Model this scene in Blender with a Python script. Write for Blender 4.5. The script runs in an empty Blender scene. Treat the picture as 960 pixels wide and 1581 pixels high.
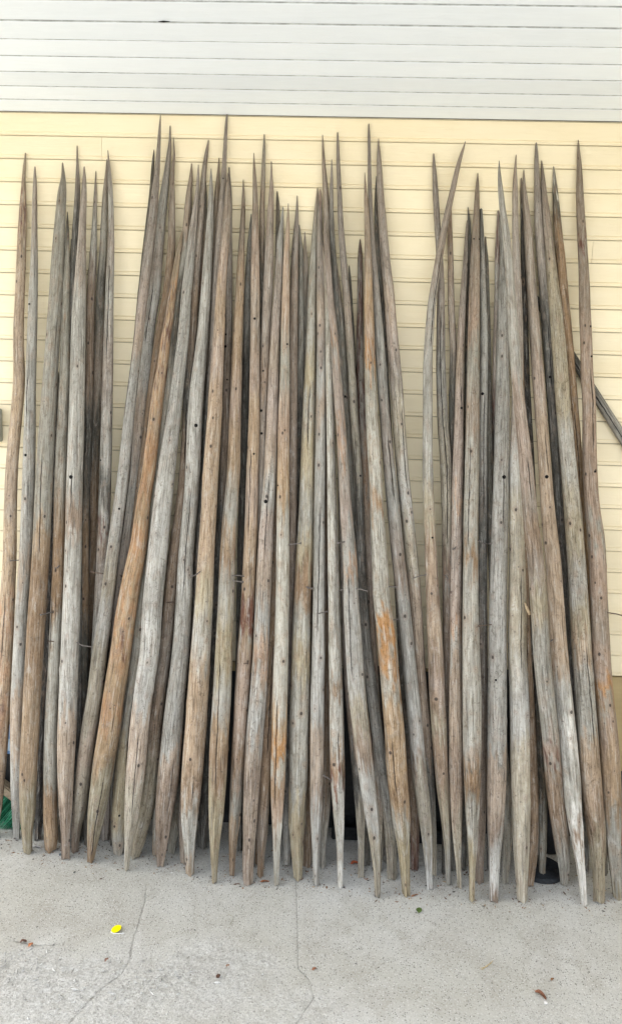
import bpy, bmesh, math, random
import numpy as np
from mathutils import Matrix, Vector
R_ = math.radians
C = bpy.context.scene.collection
S = bpy.context.scene
rng = random.Random(7)

# ------------------------------------------------------------------ camera
F_PX, PITCH, YAW, ROLL = 1150.0, R_(6.82707), R_(1.68892), R_(1.68344)
CAM_H, CAM_D = 1.70, 3.0017
ZTOP, EXPO = 2.8585, 0.08614          # height of the porch ceiling, wall board cover width
def cam_axes():
    F = np.array([-math.sin(YAW)*math.cos(PITCH), math.cos(YAW)*math.cos(PITCH), -math.sin(PITCH)])
    Rt = np.cross(F, [0, 0, 1.0]); Rt /= np.linalg.norm(Rt); U = np.cross(Rt, F)
    return Rt*math.cos(ROLL)+U*math.sin(ROLL), -Rt*math.sin(ROLL)+U*math.cos(ROLL), F
RT, UP, FW = cam_axes()
cam = bpy.data.cameras.new('camera'); camo = bpy.data.objects.new('camera', cam); C.objects.link(camo)
cam.sensor_fit = 'VERTICAL'; cam.sensor_height = 24; cam.lens = 24*F_PX/1581; cam.clip_end = 1000; cam.clip_start = .05
m = Matrix(((RT[0], UP[0], -FW[0], 0), (RT[1], UP[1], -FW[1], -CAM_D), (RT[2], UP[2], -FW[2], CAM_H), (0, 0, 0, 1)))
camo.matrix_world = m
S.camera = camo

# ------------------------------------------------------------------ light
SUN_EL, SUN_AZ = R_(50), R_(-90)      # azimuth from -Y (towards the camera side), negative = left
W = bpy.data.worlds.new("World"); S.world = W; W.use_nodes = True
nt = W.node_tree; bg = nt.nodes['Background']
sky = nt.nodes.new('ShaderNodeTexSky'); sky.sky_type = 'NISHITA'; sky.sun_disc = False
sky.sun_elevation = SUN_EL; sky.sun_rotation = R_(180)+SUN_AZ*-1
sky.air_density = 1.0; sky.dust_density = 2.0; sky.ozone_density = 0.8
hs = nt.nodes.new('ShaderNodeHueSaturation'); hs.inputs['Saturation'].default_value = .40   # thin high cloud pales the blue
nt.links.new(sky.outputs[0], hs.inputs['Color']); nt.links.new(hs.outputs[0], bg.inputs[0]); bg.inputs[1].default_value = 0.15
sl = bpy.data.lights.new('sun', 'SUN'); so = bpy.data.objects.new('sun', sl); C.objects.link(so)
sl.energy = 2.4; sl.angle = R_(.6); sl.color = (1, .955, .88)
sd = Vector((math.sin(SUN_AZ)*math.cos(SUN_EL), -math.cos(SUN_AZ)*math.cos(SUN_EL), math.sin(SUN_EL)))
so.rotation_euler = sd.to_track_quat('Z', 'Y').to_euler()
S.view_settings.view_transform = 'Standard'; S.view_settings.look = 'None'
S.view_settings.exposure = 2.0; S.view_settings.gamma = 1
S.render.engine = 'CYCLES'

# ------------------------------------------------------------------ helpers
def link(o, parent=None):
    C.objects.link(o)
    if parent: o.parent = parent
    return o
def tag(o, label=None, cat=None, group=None, kind=None):
    if label: o['label'] = label
    if cat: o['category'] = cat
    if group: o['group'] = group
    if kind: o['kind'] = kind
    return o
def empty(name, loc=(0, 0, 0)):
    o = bpy.data.objects.new(name, None); o.location = loc; o.empty_display_size = .1
    return link(o)
def mesh_obj(name, verts, faces, mat, parent=None, smooth=False):
    me = bpy.data.meshes.new(name); me.from_pydata([tuple(v) for v in verts], [], [tuple(f) for f in faces])
    if smooth: me.polygons.foreach_set('use_smooth', [True]*len(me.polygons))
    if mat: me.materials.append(mat)
    me.update()
    return link(bpy.data.objects.new(name, me), parent)
def bm_obj(name, bm, mat, parent=None, smooth=False):
    me = bpy.data.meshes.new(name); bm.to_mesh(me); bm.free()
    if smooth: me.polygons.foreach_set('use_smooth', [True]*len(me.polygons))
    me.materials.append(mat)
    return link(bpy.data.objects.new(name, me), parent)
def box_bm(c, s, rot=None, bevel=.003):
    bm = bmesh.new(); bmesh.ops.create_cube(bm, size=1)
    bmesh.ops.scale(bm, vec=s, verts=bm.verts)
    if bevel: bmesh.ops.bevel(bm, geom=bm.edges[:], offset=bevel, segments=2, affect='EDGES')
    if rot: bmesh.ops.rotate(bm, cent=(0, 0, 0), matrix=rot, verts=bm.verts)
    bmesh.ops.translate(bm, vec=c, verts=bm.verts)
    return bm
def tube(pts, rads, n=8):
    pts = [Vector(p) for p in pts]; V = []; Fc = []
    for i, p in enumerate(pts):
        t = (pts[min(i+1, len(pts)-1)]-pts[max(i-1, 0)]).normalized()
        a = t.orthogonal().normalized() if i == 0 else (a-t*a.dot(t)).normalized()
        b = t.cross(a)
        for k in range(n):
            an = 2*math.pi*k/n; V.append(p+(a*math.cos(an)+b*math.sin(an))*rads[i])
    for i in range(len(pts)-1):
        for k in range(n):
            Fc.append((i*n+k, i*n+(k+1) % n, (i+1)*n+(k+1) % n, (i+1)*n+k))
    Fc.append(tuple(range(n))[::-1]); Fc.append(tuple(range((len(pts)-1)*n, len(pts)*n)))
    return V, Fc
def ray(x, y): return FW+RT*((x-480)/F_PX)-UP*((y-790.5)/F_PX)
def ground_at(x, y, z=0.):
    g = ray(x, y); t = (z-CAM_H)/g[2]; return Vector((t*g[0], -CAM_D+t*g[1], z))
def at_depth(x, y, Y):
    g = ray(x, y); t = (Y+CAM_D)/g[1]; return Vector((t*g[0], Y, CAM_H+t*g[2]))
class N:
    """tiny node helper"""
    def __init__(s, name):
        s.m = bpy.data.materials.new(name); s.m.use_nodes = True; s.t = s.m.node_tree
        s.b = s.t.nodes['Principled BSDF']; s.b.inputs['Specular IOR Level'].default_value = .25
    def n(s, typ, **kw):
        nd = s.t.nodes.new(typ)
        for k, v in kw.items():
            if k in nd.inputs.keys(): s.set(nd, k, v)
            else: setattr(nd, k, v)
        return nd
    def set(s, nd, k, v):
        if isinstance(v, bpy.types.NodeSocket): s.t.links.new(v, nd.inputs[k])
        else: nd.inputs[k].default_value = v
    def l(s, a, b): s.t.links.new(a, b)
    def math(s, op, a, b=None, c=None, clamp=False):
        nd = s.t.nodes.new('ShaderNodeMath'); nd.operation = op; nd.use_clamp = clamp
        for i, v in enumerate((a, b, c)):
            if v is not None: s.set(nd, i, v)
        return nd.outputs[0]
    def set_i(s, nd, i, v): s.set(nd, i, v)
    def mix(s, f, a, b, mode='MIX'):
        nd = s.t.nodes.new('ShaderNodeMix'); nd.data_type = 'RGBA'; nd.blend_type = mode
        for i, v in ((0, f), (6, a), (7, b)):
            if isinstance(v, bpy.types.NodeSocket): s.l(v, nd.inputs[i])
            else: nd.inputs[i].default_value = v if i == 0 else (*v, 1)[:4]
        return nd.outputs[2]
    def ramp(s, f, lo, hi, a=0., b=1.):
        nd = s.t.nodes.new('ShaderNodeMapRange'); nd.interpolation_type = 'SMOOTHSTEP'
        s.l(f, nd.inputs[0])
        for i, v in ((1, lo), (2, hi), (3, a), (4, b)): nd.inputs[i].default_value = v
        return nd.outputs[0]
    def noise(s, vec, scale, detail=4, rough=.6, dist=0, dim='3D', w=None):
        nd = s.t.nodes.new('ShaderNodeTexNoise'); nd.noise_dimensions = '3D'
        if w is not None:      # per-object offset of the pattern
            va = s.t.nodes.new('ShaderNodeVectorMath'); va.operation = 'ADD'; s.l(vec, va.inputs[0]); s.l(w, va.inputs[1]); vec = va.outputs[0]; w = None
        s.l(vec, nd.inputs['Vector'])
        nd.inputs['Scale'].default_value = scale; nd.inputs['Detail'].default_value = detail
        nd.inputs['Roughness'].default_value = rough; nd.inputs['Distortion'].default_value = dist
        if w is not None: s.l(w, nd.inputs['W'])
        return nd.outputs[0]
    def mapping(s, vec, scale, loc=(0, 0, 0)):
        nd = s.t.nodes.new('ShaderNodeMapping'); s.l(vec, nd.inputs[0])
        nd.inputs['Scale'].default_value = scale; nd.inputs['Location'].default_value = loc
        return nd.outputs[0]
    def bump(s, h, dist, strength=1., prev=None):
        nd = s.t.nodes.new('ShaderNodeBump'); s.l(h, nd.inputs['Height'])
        nd.inputs['Distance'].default_value = dist; nd.inputs['Strength'].default_value = strength
        if prev: s.l(prev, nd.inputs['Normal'])
        return nd.outputs[0]
def flat(name, col, rough=.6, var=.12, scale=40, metallic=0):
    k = N(name); tc = k.n('ShaderNodeTexCoord').outputs['Object']
    f = k.noise(tc, scale)
    c = k.mix(k.ramp(f, .3, .7), tuple(v*(1-var) for v in col), tuple(min(1, v*(1+var)) for v in col))
    k.l(c, k.b.inputs['Base Color']); k.b.inputs['Roughness'].default_value = rough
    k.b.inputs['Metallic'].default_value = metallic
    k.l(k.bump(f, .001, .5), k.b.inputs['Normal'])
    return k.m

# ------------------------------------------------------------------ materials
def mat_paint(name, col, dirt, grain=.35, rough=.45, spots=.0):
    k = N(name); g = k.n('ShaderNodeNewGeometry').outputs['Position']
    rnd = k.n('ShaderNodeObjectInfo').outputs['Random']
    v1 = k.mapping(g, (2.2, 3, 9)); big = k.noise(v1, 1.0, 5, .6, .4, '4D', k.math('MULTIPLY', rnd, 30))
    v2 = k.mapping(g, (9, 60, 170)); fib = k.noise(v2, 1.0, 6, .7, .8, '4D', k.math('MULTIPLY', rnd, 50))
    v3 = k.mapping(g, (60, 90, 160)); sp = k.noise(v3, 1.0, 3, .6)
    c = k.mix(k.ramp(big, .35, .75), col, tuple(a*b for a, b in zip(col, dirt)))
    c = k.mix(k.math('MULTIPLY', k.ramp(fib, .30, .75), grain), c, tuple(min(1, x*1.07) for x in col))
    c = k.mix(k.math('MULTIPLY', k.ramp(sp, .68, .80), .35+spots), c, tuple(x*.72 for x in col))
    hv = k.n('ShaderNodeHueSaturation', Color=c); k.l(k.ramp(rnd, 0, 1, .955, 1.03), hv.inputs['Value'])
    k.l(hv.outputs[0], k.b.inputs['Base Color']); k.b.inputs['Roughness'].default_value = rough
    # knots under the paint and brush lines
    vo = k.n('ShaderNodeTexVoronoi', Scale=1.0); k.l(k.mapping(g, (3.1, 3, 9.5)), vo.inputs['Vector'])
    kn = k.ramp(vo.outputs['Distance'], .05, .16, 1, 0)
    swirl = k.n('ShaderNodeTexNoise', Scale=60.0); k.l(g, swirl.inputs['Vector'])
    h = k.math('ADD', k.math('MULTIPLY', fib, 1.0), k.math('MULTIPLY', k.math('MULTIPLY', kn, swirl.outputs[0]), 1.6))
    k.l(k.bump(h, .0016, .8), k.b.inputs['Normal'])
    return k.m
M_wall = mat_paint('yellow_painted_boards', (.76, .672, .488), (.96, .94, .89))
M_ceil = mat_paint('white_painted_boards', (.78, .84, .915), (.96, .97, .98), grain=.5)
M_skirt = mat_paint('ochre_painted_board', (.40, .31, .16), (.8, .75, .7), spots=.2)
M_gap = flat('dark_gap', (.03, .028, .025), .9)
M_found = flat('dark_foundation', (.045, .047, .048), .85, .3, 12)
M_groove_shade = flat('groove_shade_grey', (.50, .52, .53), .8, .25, 25)  # grey paints in the shade and dirt of the ceiling grooves
M_roof = flat('roof_underlay', (.2, .2, .2), .8)

def mat_wood():
    k = N('weathered_wood')
    vc = k.n('ShaderNodeAttribute', attribute_name='Col').outputs['Color']
    at = k.n('ShaderNodeAttribute', attribute_name='wood').outputs['Vector']
    ck = k.n('ShaderNodeAttribute', attribute_name='crk').outputs['Fac']
    rnd = k.n('ShaderNodeObjectInfo').outputs['Random']
    W1 = k.math('MULTIPLY', rnd, 77.7)
    va = k.n('ShaderNodeVectorMath', operation='ADD'); k.l(at, va.inputs[0]); k.l(W1, va.inputs[1]); atr = va.outputs[0]
    crm = k.n('ShaderNodeAttribute', attribute_name='crm').outputs['Fac']
    # long fibres
    fine = k.noise(k.mapping(at, (330, 330, 10)), 1.0, 5, .7, .4, w=W1)
    mid = k.noise(k.mapping(at, (140, 140, 9)), 1.0, 6, .66, .6, w=W1)
    blot = k.noise(k.mapping(at, (34, 34, 15)), 1.0, 6, .7, .9, w=W1)
    blot2 = k.noise(k.mapping(atr, (26, 26, 11)), 1.0, 6, .72, 1.3)
    grit = k.noise(k.mapping(at, (380, 380, 150)), 1.0, 4, .75, .3, w=W1)
    dirt = k.noise(k.mapping(atr, (85, 85, 50)), 1.0, 6, .78, 1.0)
    vc = k.mix(1.0, vc, (.94, .915, .865), 'MULTIPLY')
    c = k.mix(k.math('MULTIPLY', k.ramp(blot2, .50, .64), .55), vc, k.mix(.5, vc, (.36, .255, .175)))
    c = k.mix(k.math('MULTIPLY', k.ramp(blot2, .34, .47, 1, 0), .40), c, k.mix(.6, c, (.33, .335, .315)))
    c = k.mix(k.math('MULTIPLY', k.ramp(blot, .50, .66), .55), c, (.60, .56, .51), 'MULTIPLY')
    c = k.mix(k.math('MULTIPLY', k.ramp(blot, .30, .44, 1, 0), .35), c, (.56, .54, .49))
    c = k.mix(k.math('MULTIPLY', k.ramp(mid, .50, .64), .55), c, (.60, .56, .52), 'MULTIPLY')
    c = k.mix(k.math('MULTIPLY', k.ramp(mid, .34, .44, 1, 0), .32), c, (.56, .53, .47))
    c = k.mix(k.math('MULTIPLY', k.math('MULTIPLY', k.ramp(fine, .50, .62), .95), k.ramp(k.math('FRACT', k.math('MULTIPLY', rnd, 31.1)), 0, 1, .55, 1.0)), c, (.50, .465, .43), 'MULTIPLY')
    c = k.mix(k.math('MULTIPLY', k.ramp(fine, .34, .44, 1, 0), .38), c, (.66, .64, .59))
    c = k.mix(k.math('MULTIPLY', k.math('MULTIPLY', k.ramp(dirt, .52, .66), .85), k.ramp(k.math('FRACT', k.math('MULTIPLY', rnd, 7.7)), 0, 1, .5, 1.0)), c, (.42, .37, .33), 'MULTIPLY')
    c = k.mix(k.math('MULTIPLY', k.ramp(grit, .58, .70), .60), c, (.33, .29, .26), 'MULTIPLY')
    c = k.mix(k.math('MULTIPLY', k.ramp(grit, .30, .38, 1, 0), .30), c, (.68, .65, .60))
    # knots: small dark dots with a brownish eye around them
    vo = k.n('ShaderNodeTexVoronoi', Scale=1.0); 
    k.l(k.mapping(atr, (22, 22, 13.5)), vo.inputs['Vector'])
    wob = k.math('MULTIPLY', k.math('SUBTRACT', grit, .5), .05)
    d = k.math('ADD', vo.outputs['Distance'], wob)
    halo = k.ramp(d, .12, .31, 1, 0); dot = k.ramp(d, .06, .115, 1, 0)
    ring = k.math('MULTIPLY', k.ramp(k.math('SINE', k.math('MULTIPLY', d, 90.0)), 0, 1), halo)
    c = k.mix(k.math('MULTIPLY', halo, .35), c, (.33, .24, .17))
    c = k.mix(k.math('MULTIPLY', ring, .35), c, (.14, .10, .08))
    c = k.mix(k.math('MULTIPLY', dot, .85), c, (.035, .028, .024))
    # second set: pin-size black specks
    vo2 = k.n('ShaderNodeTexVoronoi', Scale=1.0)
    k.l(k.mapping(atr, (62, 62, 46)), vo2.inputs['Vector'])
    dot2 = k.ramp(vo2.outputs['Distance'], .09, .19, 1, 0)
    c = k.mix(k.math('MULTIPLY', k.math('MULTIPLY', dot2, k.ramp(blot2, .45, .6)), .62), c, (.06, .05, .045))
    # short drying checks + one long crack
    chk = k.noise(k.mapping(at, (190, 190, 1.6)), 1.0, 2, .5, .25, '4D', k.math('ADD', W1, 5.0))
    cm = k.ramp(k.math('ABSOLUTE', k.math('SUBTRACT', chk, .5)), .002, .017, 1, 0)
    gate = k.ramp(k.noise(k.mapping(at, (40, 40, 3)), 1.0, 2, .5, 0, '4D', k.math('ADD', W1, 9.0)), .55, .62)
    cm = k.math('MULTIPLY', cm, gate)
    lw = k.math('MULTIPLY', k.math('SUBTRACT', k.noise(k.mapping(at, (60, 60, 22)), 1.0, 3, .6, 0, '4D', W1), .5), .009)
    lc = k.math('MULTIPLY', k.ramp(k.math('ABSOLUTE', k.math('ADD', ck, lw)), .0006, .0024, 1, 0), k.ramp(crm, .0, .9))
    c = k.mix(k.math('MULTIPLY', cm, .75), c, (.05, .042, .036))
    c = k.mix(k.math('MULTIPLY', lc, .92), c, (.022, .018, .016))
    hv = k.n('ShaderNodeHueSaturation', Color=c); k.l(k.ramp(rnd, 0, 1, .84, 1.08), hv.inputs['Value']); k.l(k.ramp(k.math('FRACT', k.math('MULTIPLY', rnd, 17.3)), 0, 1, .75, 1.15), hv.inputs['Saturation'])
    k.l(hv.outputs[0], k.b.inputs['Base Color']); k.b.inputs['Roughness'].default_value = .78
    h = k.math('ADD', k.math('MULTIPLY', fine, .5), k.math('MULTIPLY', mid, .9))
    h = k.math('ADD', h, k.math('MULTIPLY', grit, .25))
    h = k.math('SUBTRACT', h, k.math('MULTIPLY', dirt, .8))
    h = k.math('SUBTRACT', h, k.math('ADD', k.math('MULTIPLY', lc, 2.2), k.math('ADD', k.math('MULTIPLY', dot, .9), k.math('MULTIPLY', cm, 1.0))))
    b = k.bump(h, .0030, .9)
    b = k.bump(blot2, .004, .5, b)
    k.l(b, k.b.inputs['Normal'])
    return k.m
M_wood = mat_wood()
M_hole = flat('hole_shadow_black', (.006, .005, .005), .95)
M_nail = flat('rusty_iron', (.10, .072, .055), .75, .4, 300)
M_nail2 = flat('grey_iron', (.12, .105, .095), .6, .3, 300)

def mat_ground():
    k = N('worn_concrete'); g = k.n('ShaderNodeTexCoord').outputs['Object']
    er = k.n('ShaderNodeAttribute', attribute_name='erode').outputs['Fac']
    ck = k.n('ShaderNodeAttribute', attribute_name='crk').outputs['Fac']
    jt = k.n('ShaderNodeAttribute', attribute_name='joint').outputs['Fac']
    big = k.noise(g, 1.7, 6, .62, .4); med = k.noise(g, 9, 6, .65, .5); fine = k.noise(g, 150, 4, .7); sand = k.noise(g, 420, 3, .7)
    c = k.mix(k.ramp(big, .3, .7), (.45, .435, .375), (.54, .53, .485))
    c = k.mix(k.math('MULTIPLY', k.ramp(k.noise(g, 3.3, 5, .7, 1.0), .48, .66), .45), c, (.36, .335, .285))
    c = k.mix(k.math('MULTIPLY', k.ramp(med, .45, .72), .6), c, (.37, .345, .29))
    c = k.mix(k.math('MULTIPLY', k.ramp(fine, .50, .68), .55), c, (.66, .65, .61))
    c = k.mix(k.math('MULTIPLY', k.ramp(sand, .52, .66), .62), c, (.24, .225, .20))
    # embedded dark and pale stones of two sizes
    def stones(scale, lo, hi, keep, col, amt, c):
        vo = k.n('ShaderNodeTexVoronoi', Scale=scale); k.l(g, vo.inputs['Vector'])
        vo.inputs['Randomness'].default_value = 1
        msk = k.ramp(vo.outputs['Distance'], lo, hi, 1, 0)
        sel = k.n('ShaderNodeSeparateColor'); k.l(vo.outputs['Color'], sel.inputs[0])
        msk = k.math('MULTIPLY', msk, k.ramp(sel.outputs[0], keep-.02, keep+.02))
        return k.mix(k.math('MULTIPLY', msk, amt), c, col), msk
    c, s1 = stones(170, .22, .38, .62, (.12, .115, .105), .75, c)
    c, s2 = stones(85, .13, .27, .58, (.12, .112, .10), .75, c)
    c, s3 = stones(140, .2, .34, .70, (.70, .69, .66), .6, c)
    c, s4 = stones(60, .10, .17, .82, (.22, .17, .13), .6, c)
    rough_tone = k.mix(k.ramp(k.noise(g, 130, 5, .75, .4), .38, .60), (.33, .315, .285), (.74, .73, .69))
    c = k.mix(k.math('MULTIPLY', er, .50), c, rough_tone)
    w1 = k.math('MULTIPLY', k.math('SUBTRACT', k.noise(g, 60, 5, .8), .5), .026)
    lc = k.ramp(k.math('ABSOLUTE', k.math('ADD', ck, w1)), .0006, .0032, 1, 0)
    lj = k.ramp(k.math('ABSOLUTE', k.math('ADD', jt, k.math('MULTIPLY', w1, .45))), .0004, .0024, 1, 0)
    lj = k.math('MULTIPLY', lj, k.ramp(k.noise(g, 25, 2), .30, .5))
    c = k.mix(k.math('MULTIPLY', k.math('MULTIPLY', lc, k.ramp(k.noise(g, 38, 3), .32, .6)), .38), c, (.2, .185, .16)); c = k.mix(k.math('MULTIPLY', lj, .38), c, (.17, .16, .14))
    k.l(c, k.b.inputs['Base Color']); k.b.inputs['Roughness'].default_value = .9
    h = k.math('ADD', k.math('MULTIPLY', fine, .8), k.math('MULTIPLY', sand, .5))
    h = k.math('SUBTRACT', h, k.math('MULTIPLY', k.math('ADD', lc, lj), 1.2))
    h = k.math('ADD', h, k.math('MULTIPLY', s3, .3))
    b = k.bump(h, .0022, .8)
    eb = k.math('MULTIPLY', k.noise(g, 110, 6, .75, .4), er)
    b = k.bump(eb, .006, .8, b)
    k.l(b, k.b.inputs['Normal'])
    return k.m
M_ground = mat_ground()

# ------------------------------------------------------------------ ground
def vnoise(x, y, sc, seed):
    """numpy value noise"""
    x = x*sc; y = y*sc
    xi = np.floor(x).astype(np.int64); yi = np.floor(y).astype(np.int64); fx = x-xi; fy = y-yi
    fx = fx*fx*(3-2*fx); fy = fy*fy*(3-2*fy)
    def h(a, b):
        n = (a*374761393+b*668265263+seed*1442695041) & 0xffffffff
        n = ((n ^ (n >> 13))*1274126177) & 0xffffffff
        return ((n ^ (n >> 16)) & 0xffff)/65535.
    return (h(xi, yi)*(1-fx)+h(xi+1, yi)*fx)*(1-fy)+(h(xi, yi+1)*(1-fx)+h(xi+1, yi+1)*fx)*fy
def fbm(x, y, sc, seed, o=4):
    s = 0; a = 1; t = 0
    for i in range(o): s = s+a*vnoise(x, y, sc*2**i, seed+i); t += a; a *= .55
    return s/t
def poly_dist(X, Y, pts, ext=.0):
    """signed distance to a polyline, large beyond its ends"""
    best = np.full(X.shape, 9.); sg = np.ones(X.shape)
    for (x0, y0), (x1, y1) in zip(pts[:-1], pts[1:]):
        dx, dy = x1-x0, y1-y0; L = math.hypot(dx, dy)
        t = np.clip(((X-x0)*dx+(Y-y0)*dy)/L/L, 0, 1)
        d = np.hypot(X-x0-t*dx, Y-y0-t*dy); s = np.sign((X-x0)*dy-(Y-y0)*dx)
        u = d < best; best = np.where(u, d, best); sg = np.where(u, s, sg)
    return best*sg
def build_ground():
    st = .0085
    xs = np.arange(-1.5, 1.5, st); ext = np.array([.02, .06, .15, .4, 1, 2.5, 6, 14, 30, 70, 150])
    xs = np.concatenate([(-1.5-ext)[::-1], xs, xs[-1]+ext])
    ys = np.arange(-1.25, .02, st); ys = np.concatenate([(-1.25-ext)[::-1], ys, ys[-1]+ext])
    X, Y = np.meshgrid(xs, ys)
    px = lambda *a: [tuple(ground_at(*p)[:2]) for p in a]
    # worn areas, where they lie on the slab
    def blob(x, y, rx, ry, soft):
        c = ground_at(x, y); q = np.hypot((X-c.x)/rx, (Y-c.y)/ry)+(fbm(X, Y, 6, 3)-.5)*1.5
        return np.clip((1+soft-q)/(2*soft), 0, 1)
    er = np.maximum.reduce([blob(90, 1530, .36, .16, .25), blob(270, 1510, .28, .15, .3)*.9, blob(20, 1490, .24, .10, .3)*.9, blob(420, 1560, .20, .10, .4)*.6, blob(900, 1580, .2, .08, .4)*.4])
    near = (np.abs(X) < 1.6) & (Y > -1.35)
    Z = -er*(.002+.007*np.abs(fbm(X, Y, 22, 11)-.5)*2) + er*.004*(fbm(X, Y, 70, 5, 3)-.5)
    Z = Z+.0012*(fbm(X, Y, 12, 21)-.5)
    lines = poly_dist(X, Y, px((226, 1372), (224, 1392), (216, 1420), (206, 1448), (201, 1482), (190, 1500), (150, 1530), (110, 1575)))
    c2 = poly_dist(X, Y, px((20, 1452), (60, 1459), (88, 1458)))
    lines = np.where(np.abs(c2) < np.abs(lines), c2, lines)
    jt = poly_dist(X, Y, px((455, 1300), (457, 1360), (459, 1420), (460, 1495), (478, 1512), (484, 1540), (450, 1590)))
    Z = Z-.002*np.exp(-(lines/.007)**2)-.0015*np.exp(-(jt/.007)**2)
    Z = np.where(near, Z, 0)
    ny, nx = X.shape
    idx = np.arange(nx*ny).reshape(ny, nx)
    quads = np.stack([idx[:-1, :-1], idx[:-1, 1:], idx[1:, 1:], idx[1:, :-1]], -1).reshape(-1, 4)
    me = bpy.data.meshes.new('ground'); me.vertices.add(nx*ny)
    me.vertices.foreach_set('co', np.stack([X, Y, Z], -1).astype(np.float32).ravel())
    me.loops.add(quads.size); me.loops.foreach_set('vertex_index', quads.ravel().astype(np.int32))
    me.polygons.add(len(quads)); me.polygons.foreach_set('loop_start', np.arange(0, quads.size, 4, dtype=np.int32))
    me.update(calc_edges=True)
    me.polygons.foreach_set('use_smooth', np.ones(len(quads), bool))
    for nm, A in (('erode', er*near), ('crk', lines), ('joint', jt)):
        a = me.attributes.new(nm, 'FLOAT', 'POINT'); a.data.foreach_set('value', A.astype(np.float32).ravel())
    me.materials.append(M_ground)
    tag(link(bpy.data.objects.new('ground', me)), kind='structure')
build_ground()

# ------------------------------------------------------------------ wall, porch ceiling
XL, XR = -4.0, 2.3
def board_profile():
    """(depth towards viewer, height) of one beaded weatherboard, bottom of board at 0"""
    e = EXPO
    return [(0, e-.0008), (.0032, e-.0014), (.0055, e-.0042), (.0055, .0165), (.0040, .0150), (.0008, .0140), (.0008, .0036), (.0036, .0006), (-.003, .0006), (-.003, e-.0008)]
def wall():
    w = tag(empty('weatherboard_wall', (0, 0, 0)), 'pale yellow wall of horizontal beaded boards behind the poles', 'wall')
    pr = board_profile(); n = len(pr); cache = {}
    def seg(x0, x1, z):
        key = (round(x0, 3), round(x1, 3))
        if key not in cache:
            V = [(x0, -a, b) for a, b in pr]+[(x1, -a, b) for a, b in pr]
            Fc = [(i, (i+1) % n, n+(i+1) % n, n+i) for i in range(n)]+[tuple(range(n))[::-1], tuple(range(n, 2*n))]
            me = bpy.data.meshes.new('board'); me.from_pydata(V, [], Fc); me.materials.append(M_wall); cache[key] = me
        o = link(bpy.data.objects.new('board', cache[key]), w); o.location = (0, 0, z)
    jx = at_depth(158, 228, 0).x
    joints = {1: [jx], 5: [jx+1.9], 9: [-1.6], 13: [1.5], 17: [-1.9], 20: [jx+2.9]}
    k = 0
    for k in range(25):
        z = ZTOP-EXPO*(k+1)
        cuts = [XL]+joints.get(k, [])+[XR]
        for a, b in zip(cuts[:-1], cuts[1:]): seg(a+.0005, b-.0005, z)
    zb = ZTOP-EXPO*25
    bm_obj('backing_wall', box_bm(((XL+XR)/2, .056, ZTOP/2), (XR-XL, .1, ZTOP), bevel=0), M_gap, w)
    bm_obj('skirting_board', box_bm(((XL+XR)/2, -.006, (zb+.30)/2-.001), (XR-XL, .022, zb-.30-.004)), M_skirt, w)
    bm_obj('foundation', box_bm(((XL+XR)/2, -.001, .148), (XR-XL, .014, .30)), M_found, w)
    return w
wall()
def ceiling():
    c = tag(empty('porch_ceiling', (0, 0, ZTOP)), 'white painted board ceiling of the porch above the yellow wall', 'ceiling')
    bw = .1102
    prof = [(-.0004, -.0030), (-.0004, .007), (.004, .0075), (.004, .016), (-bw+.0082, .016), (-bw+.0082, -.0030), (-bw+.0090, -.0036), (-.0012, -.0036)]
    n = len(prof); V = [(x, a, b) for x in (XL, XR) for a, b in prof]
    Fc = [(i, (i+1) % n, n+(i+1) % n, n+i) for i in range(n)]+[tuple(range(n)), tuple(range(n, 2*n))[::-1]]
    me = bpy.data.meshes.new('ceiling_board'); me.from_pydata(V, [], Fc); me.materials.append(M_ceil); me.materials.append(M_groove_shade)
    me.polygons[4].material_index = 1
    bm = bmesh.new(); bm.from_mesh(me); bmesh.ops.recalc_face_normals(bm, faces=bm.faces); bm.to_mesh(me); bm.free()
    for i in range(CEIL_N):
        o = link(bpy.data.objects.new('ceiling_board', me), c)
        o.location = (0, -.012-i*bw+rng.uniform(-.0008, .0008), .003+rng.uniform(-.0006, .0010)); o.rotation_euler = (rng.uniform(-.004, .004), 0, rng.uniform(-.0004, .0004))
    L = CEIL_N*bw
    o = bm_obj('roof_deck', box_bm(((XL+XR)/2, .1-L/2, .045), (XR-XL+.1, L+.3, .05), bevel=0), M_roof, c)
    o = bm_obj('fascia_board', box_bm(((XL+XR)/2, -L-.065, .03), (XR-XL+.1, .022, .16)), M_ceil, c)
    o = bm_obj('edge_shadow_strip', box_bm(((XL+XR)/2, -.0045, -.0036), (XR-XL, .013, .0026), bevel=0), flat('edge_shadow_paint', (.34, .31, .23), .7), c)  # thin strip painted as the shadow line between ceiling and wall
CEIL_N = 14
ceiling()
def added_side_wall():
    # unseen wall of the same boards, added to block light from the right
    w = tag(empty('light_blocking_wall', (XR, 0, 0)), 'unseen yellow board wall added on the right to block light', 'wall')
    L = 1.5; n_ = 33; pr = board_profile(); n = len(pr)
    V = [(-.02-a, y, b) for y in (-L, -.008) for a, b in pr]
    Fc = [(i, (i+1) % n, n+(i+1) % n, n+i) for i in range(n)]+[tuple(range(n))[::-1], tuple(range(n, 2*n))]
    me = bpy.data.meshes.new('board'); me.from_pydata(V, [], Fc); me.materials.append(M_wall)
    for k in range(n_):
        o = link(bpy.data.objects.new('board', me), w); o.location = (0, 0, ZTOP-.006-EXPO*(k+1))
    bm_obj('backing_wall', box_bm((.04, -L/2, ZTOP/2-.01), (.10, L, ZTOP-.02), bevel=0), M_wall, w)
    bm_obj('corner_post', box_bm((-.002, -L-.05, ZTOP/2-.01), (.10, .10, ZTOP-.02)), M_ceil, w)
added_side_wall()

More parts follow.
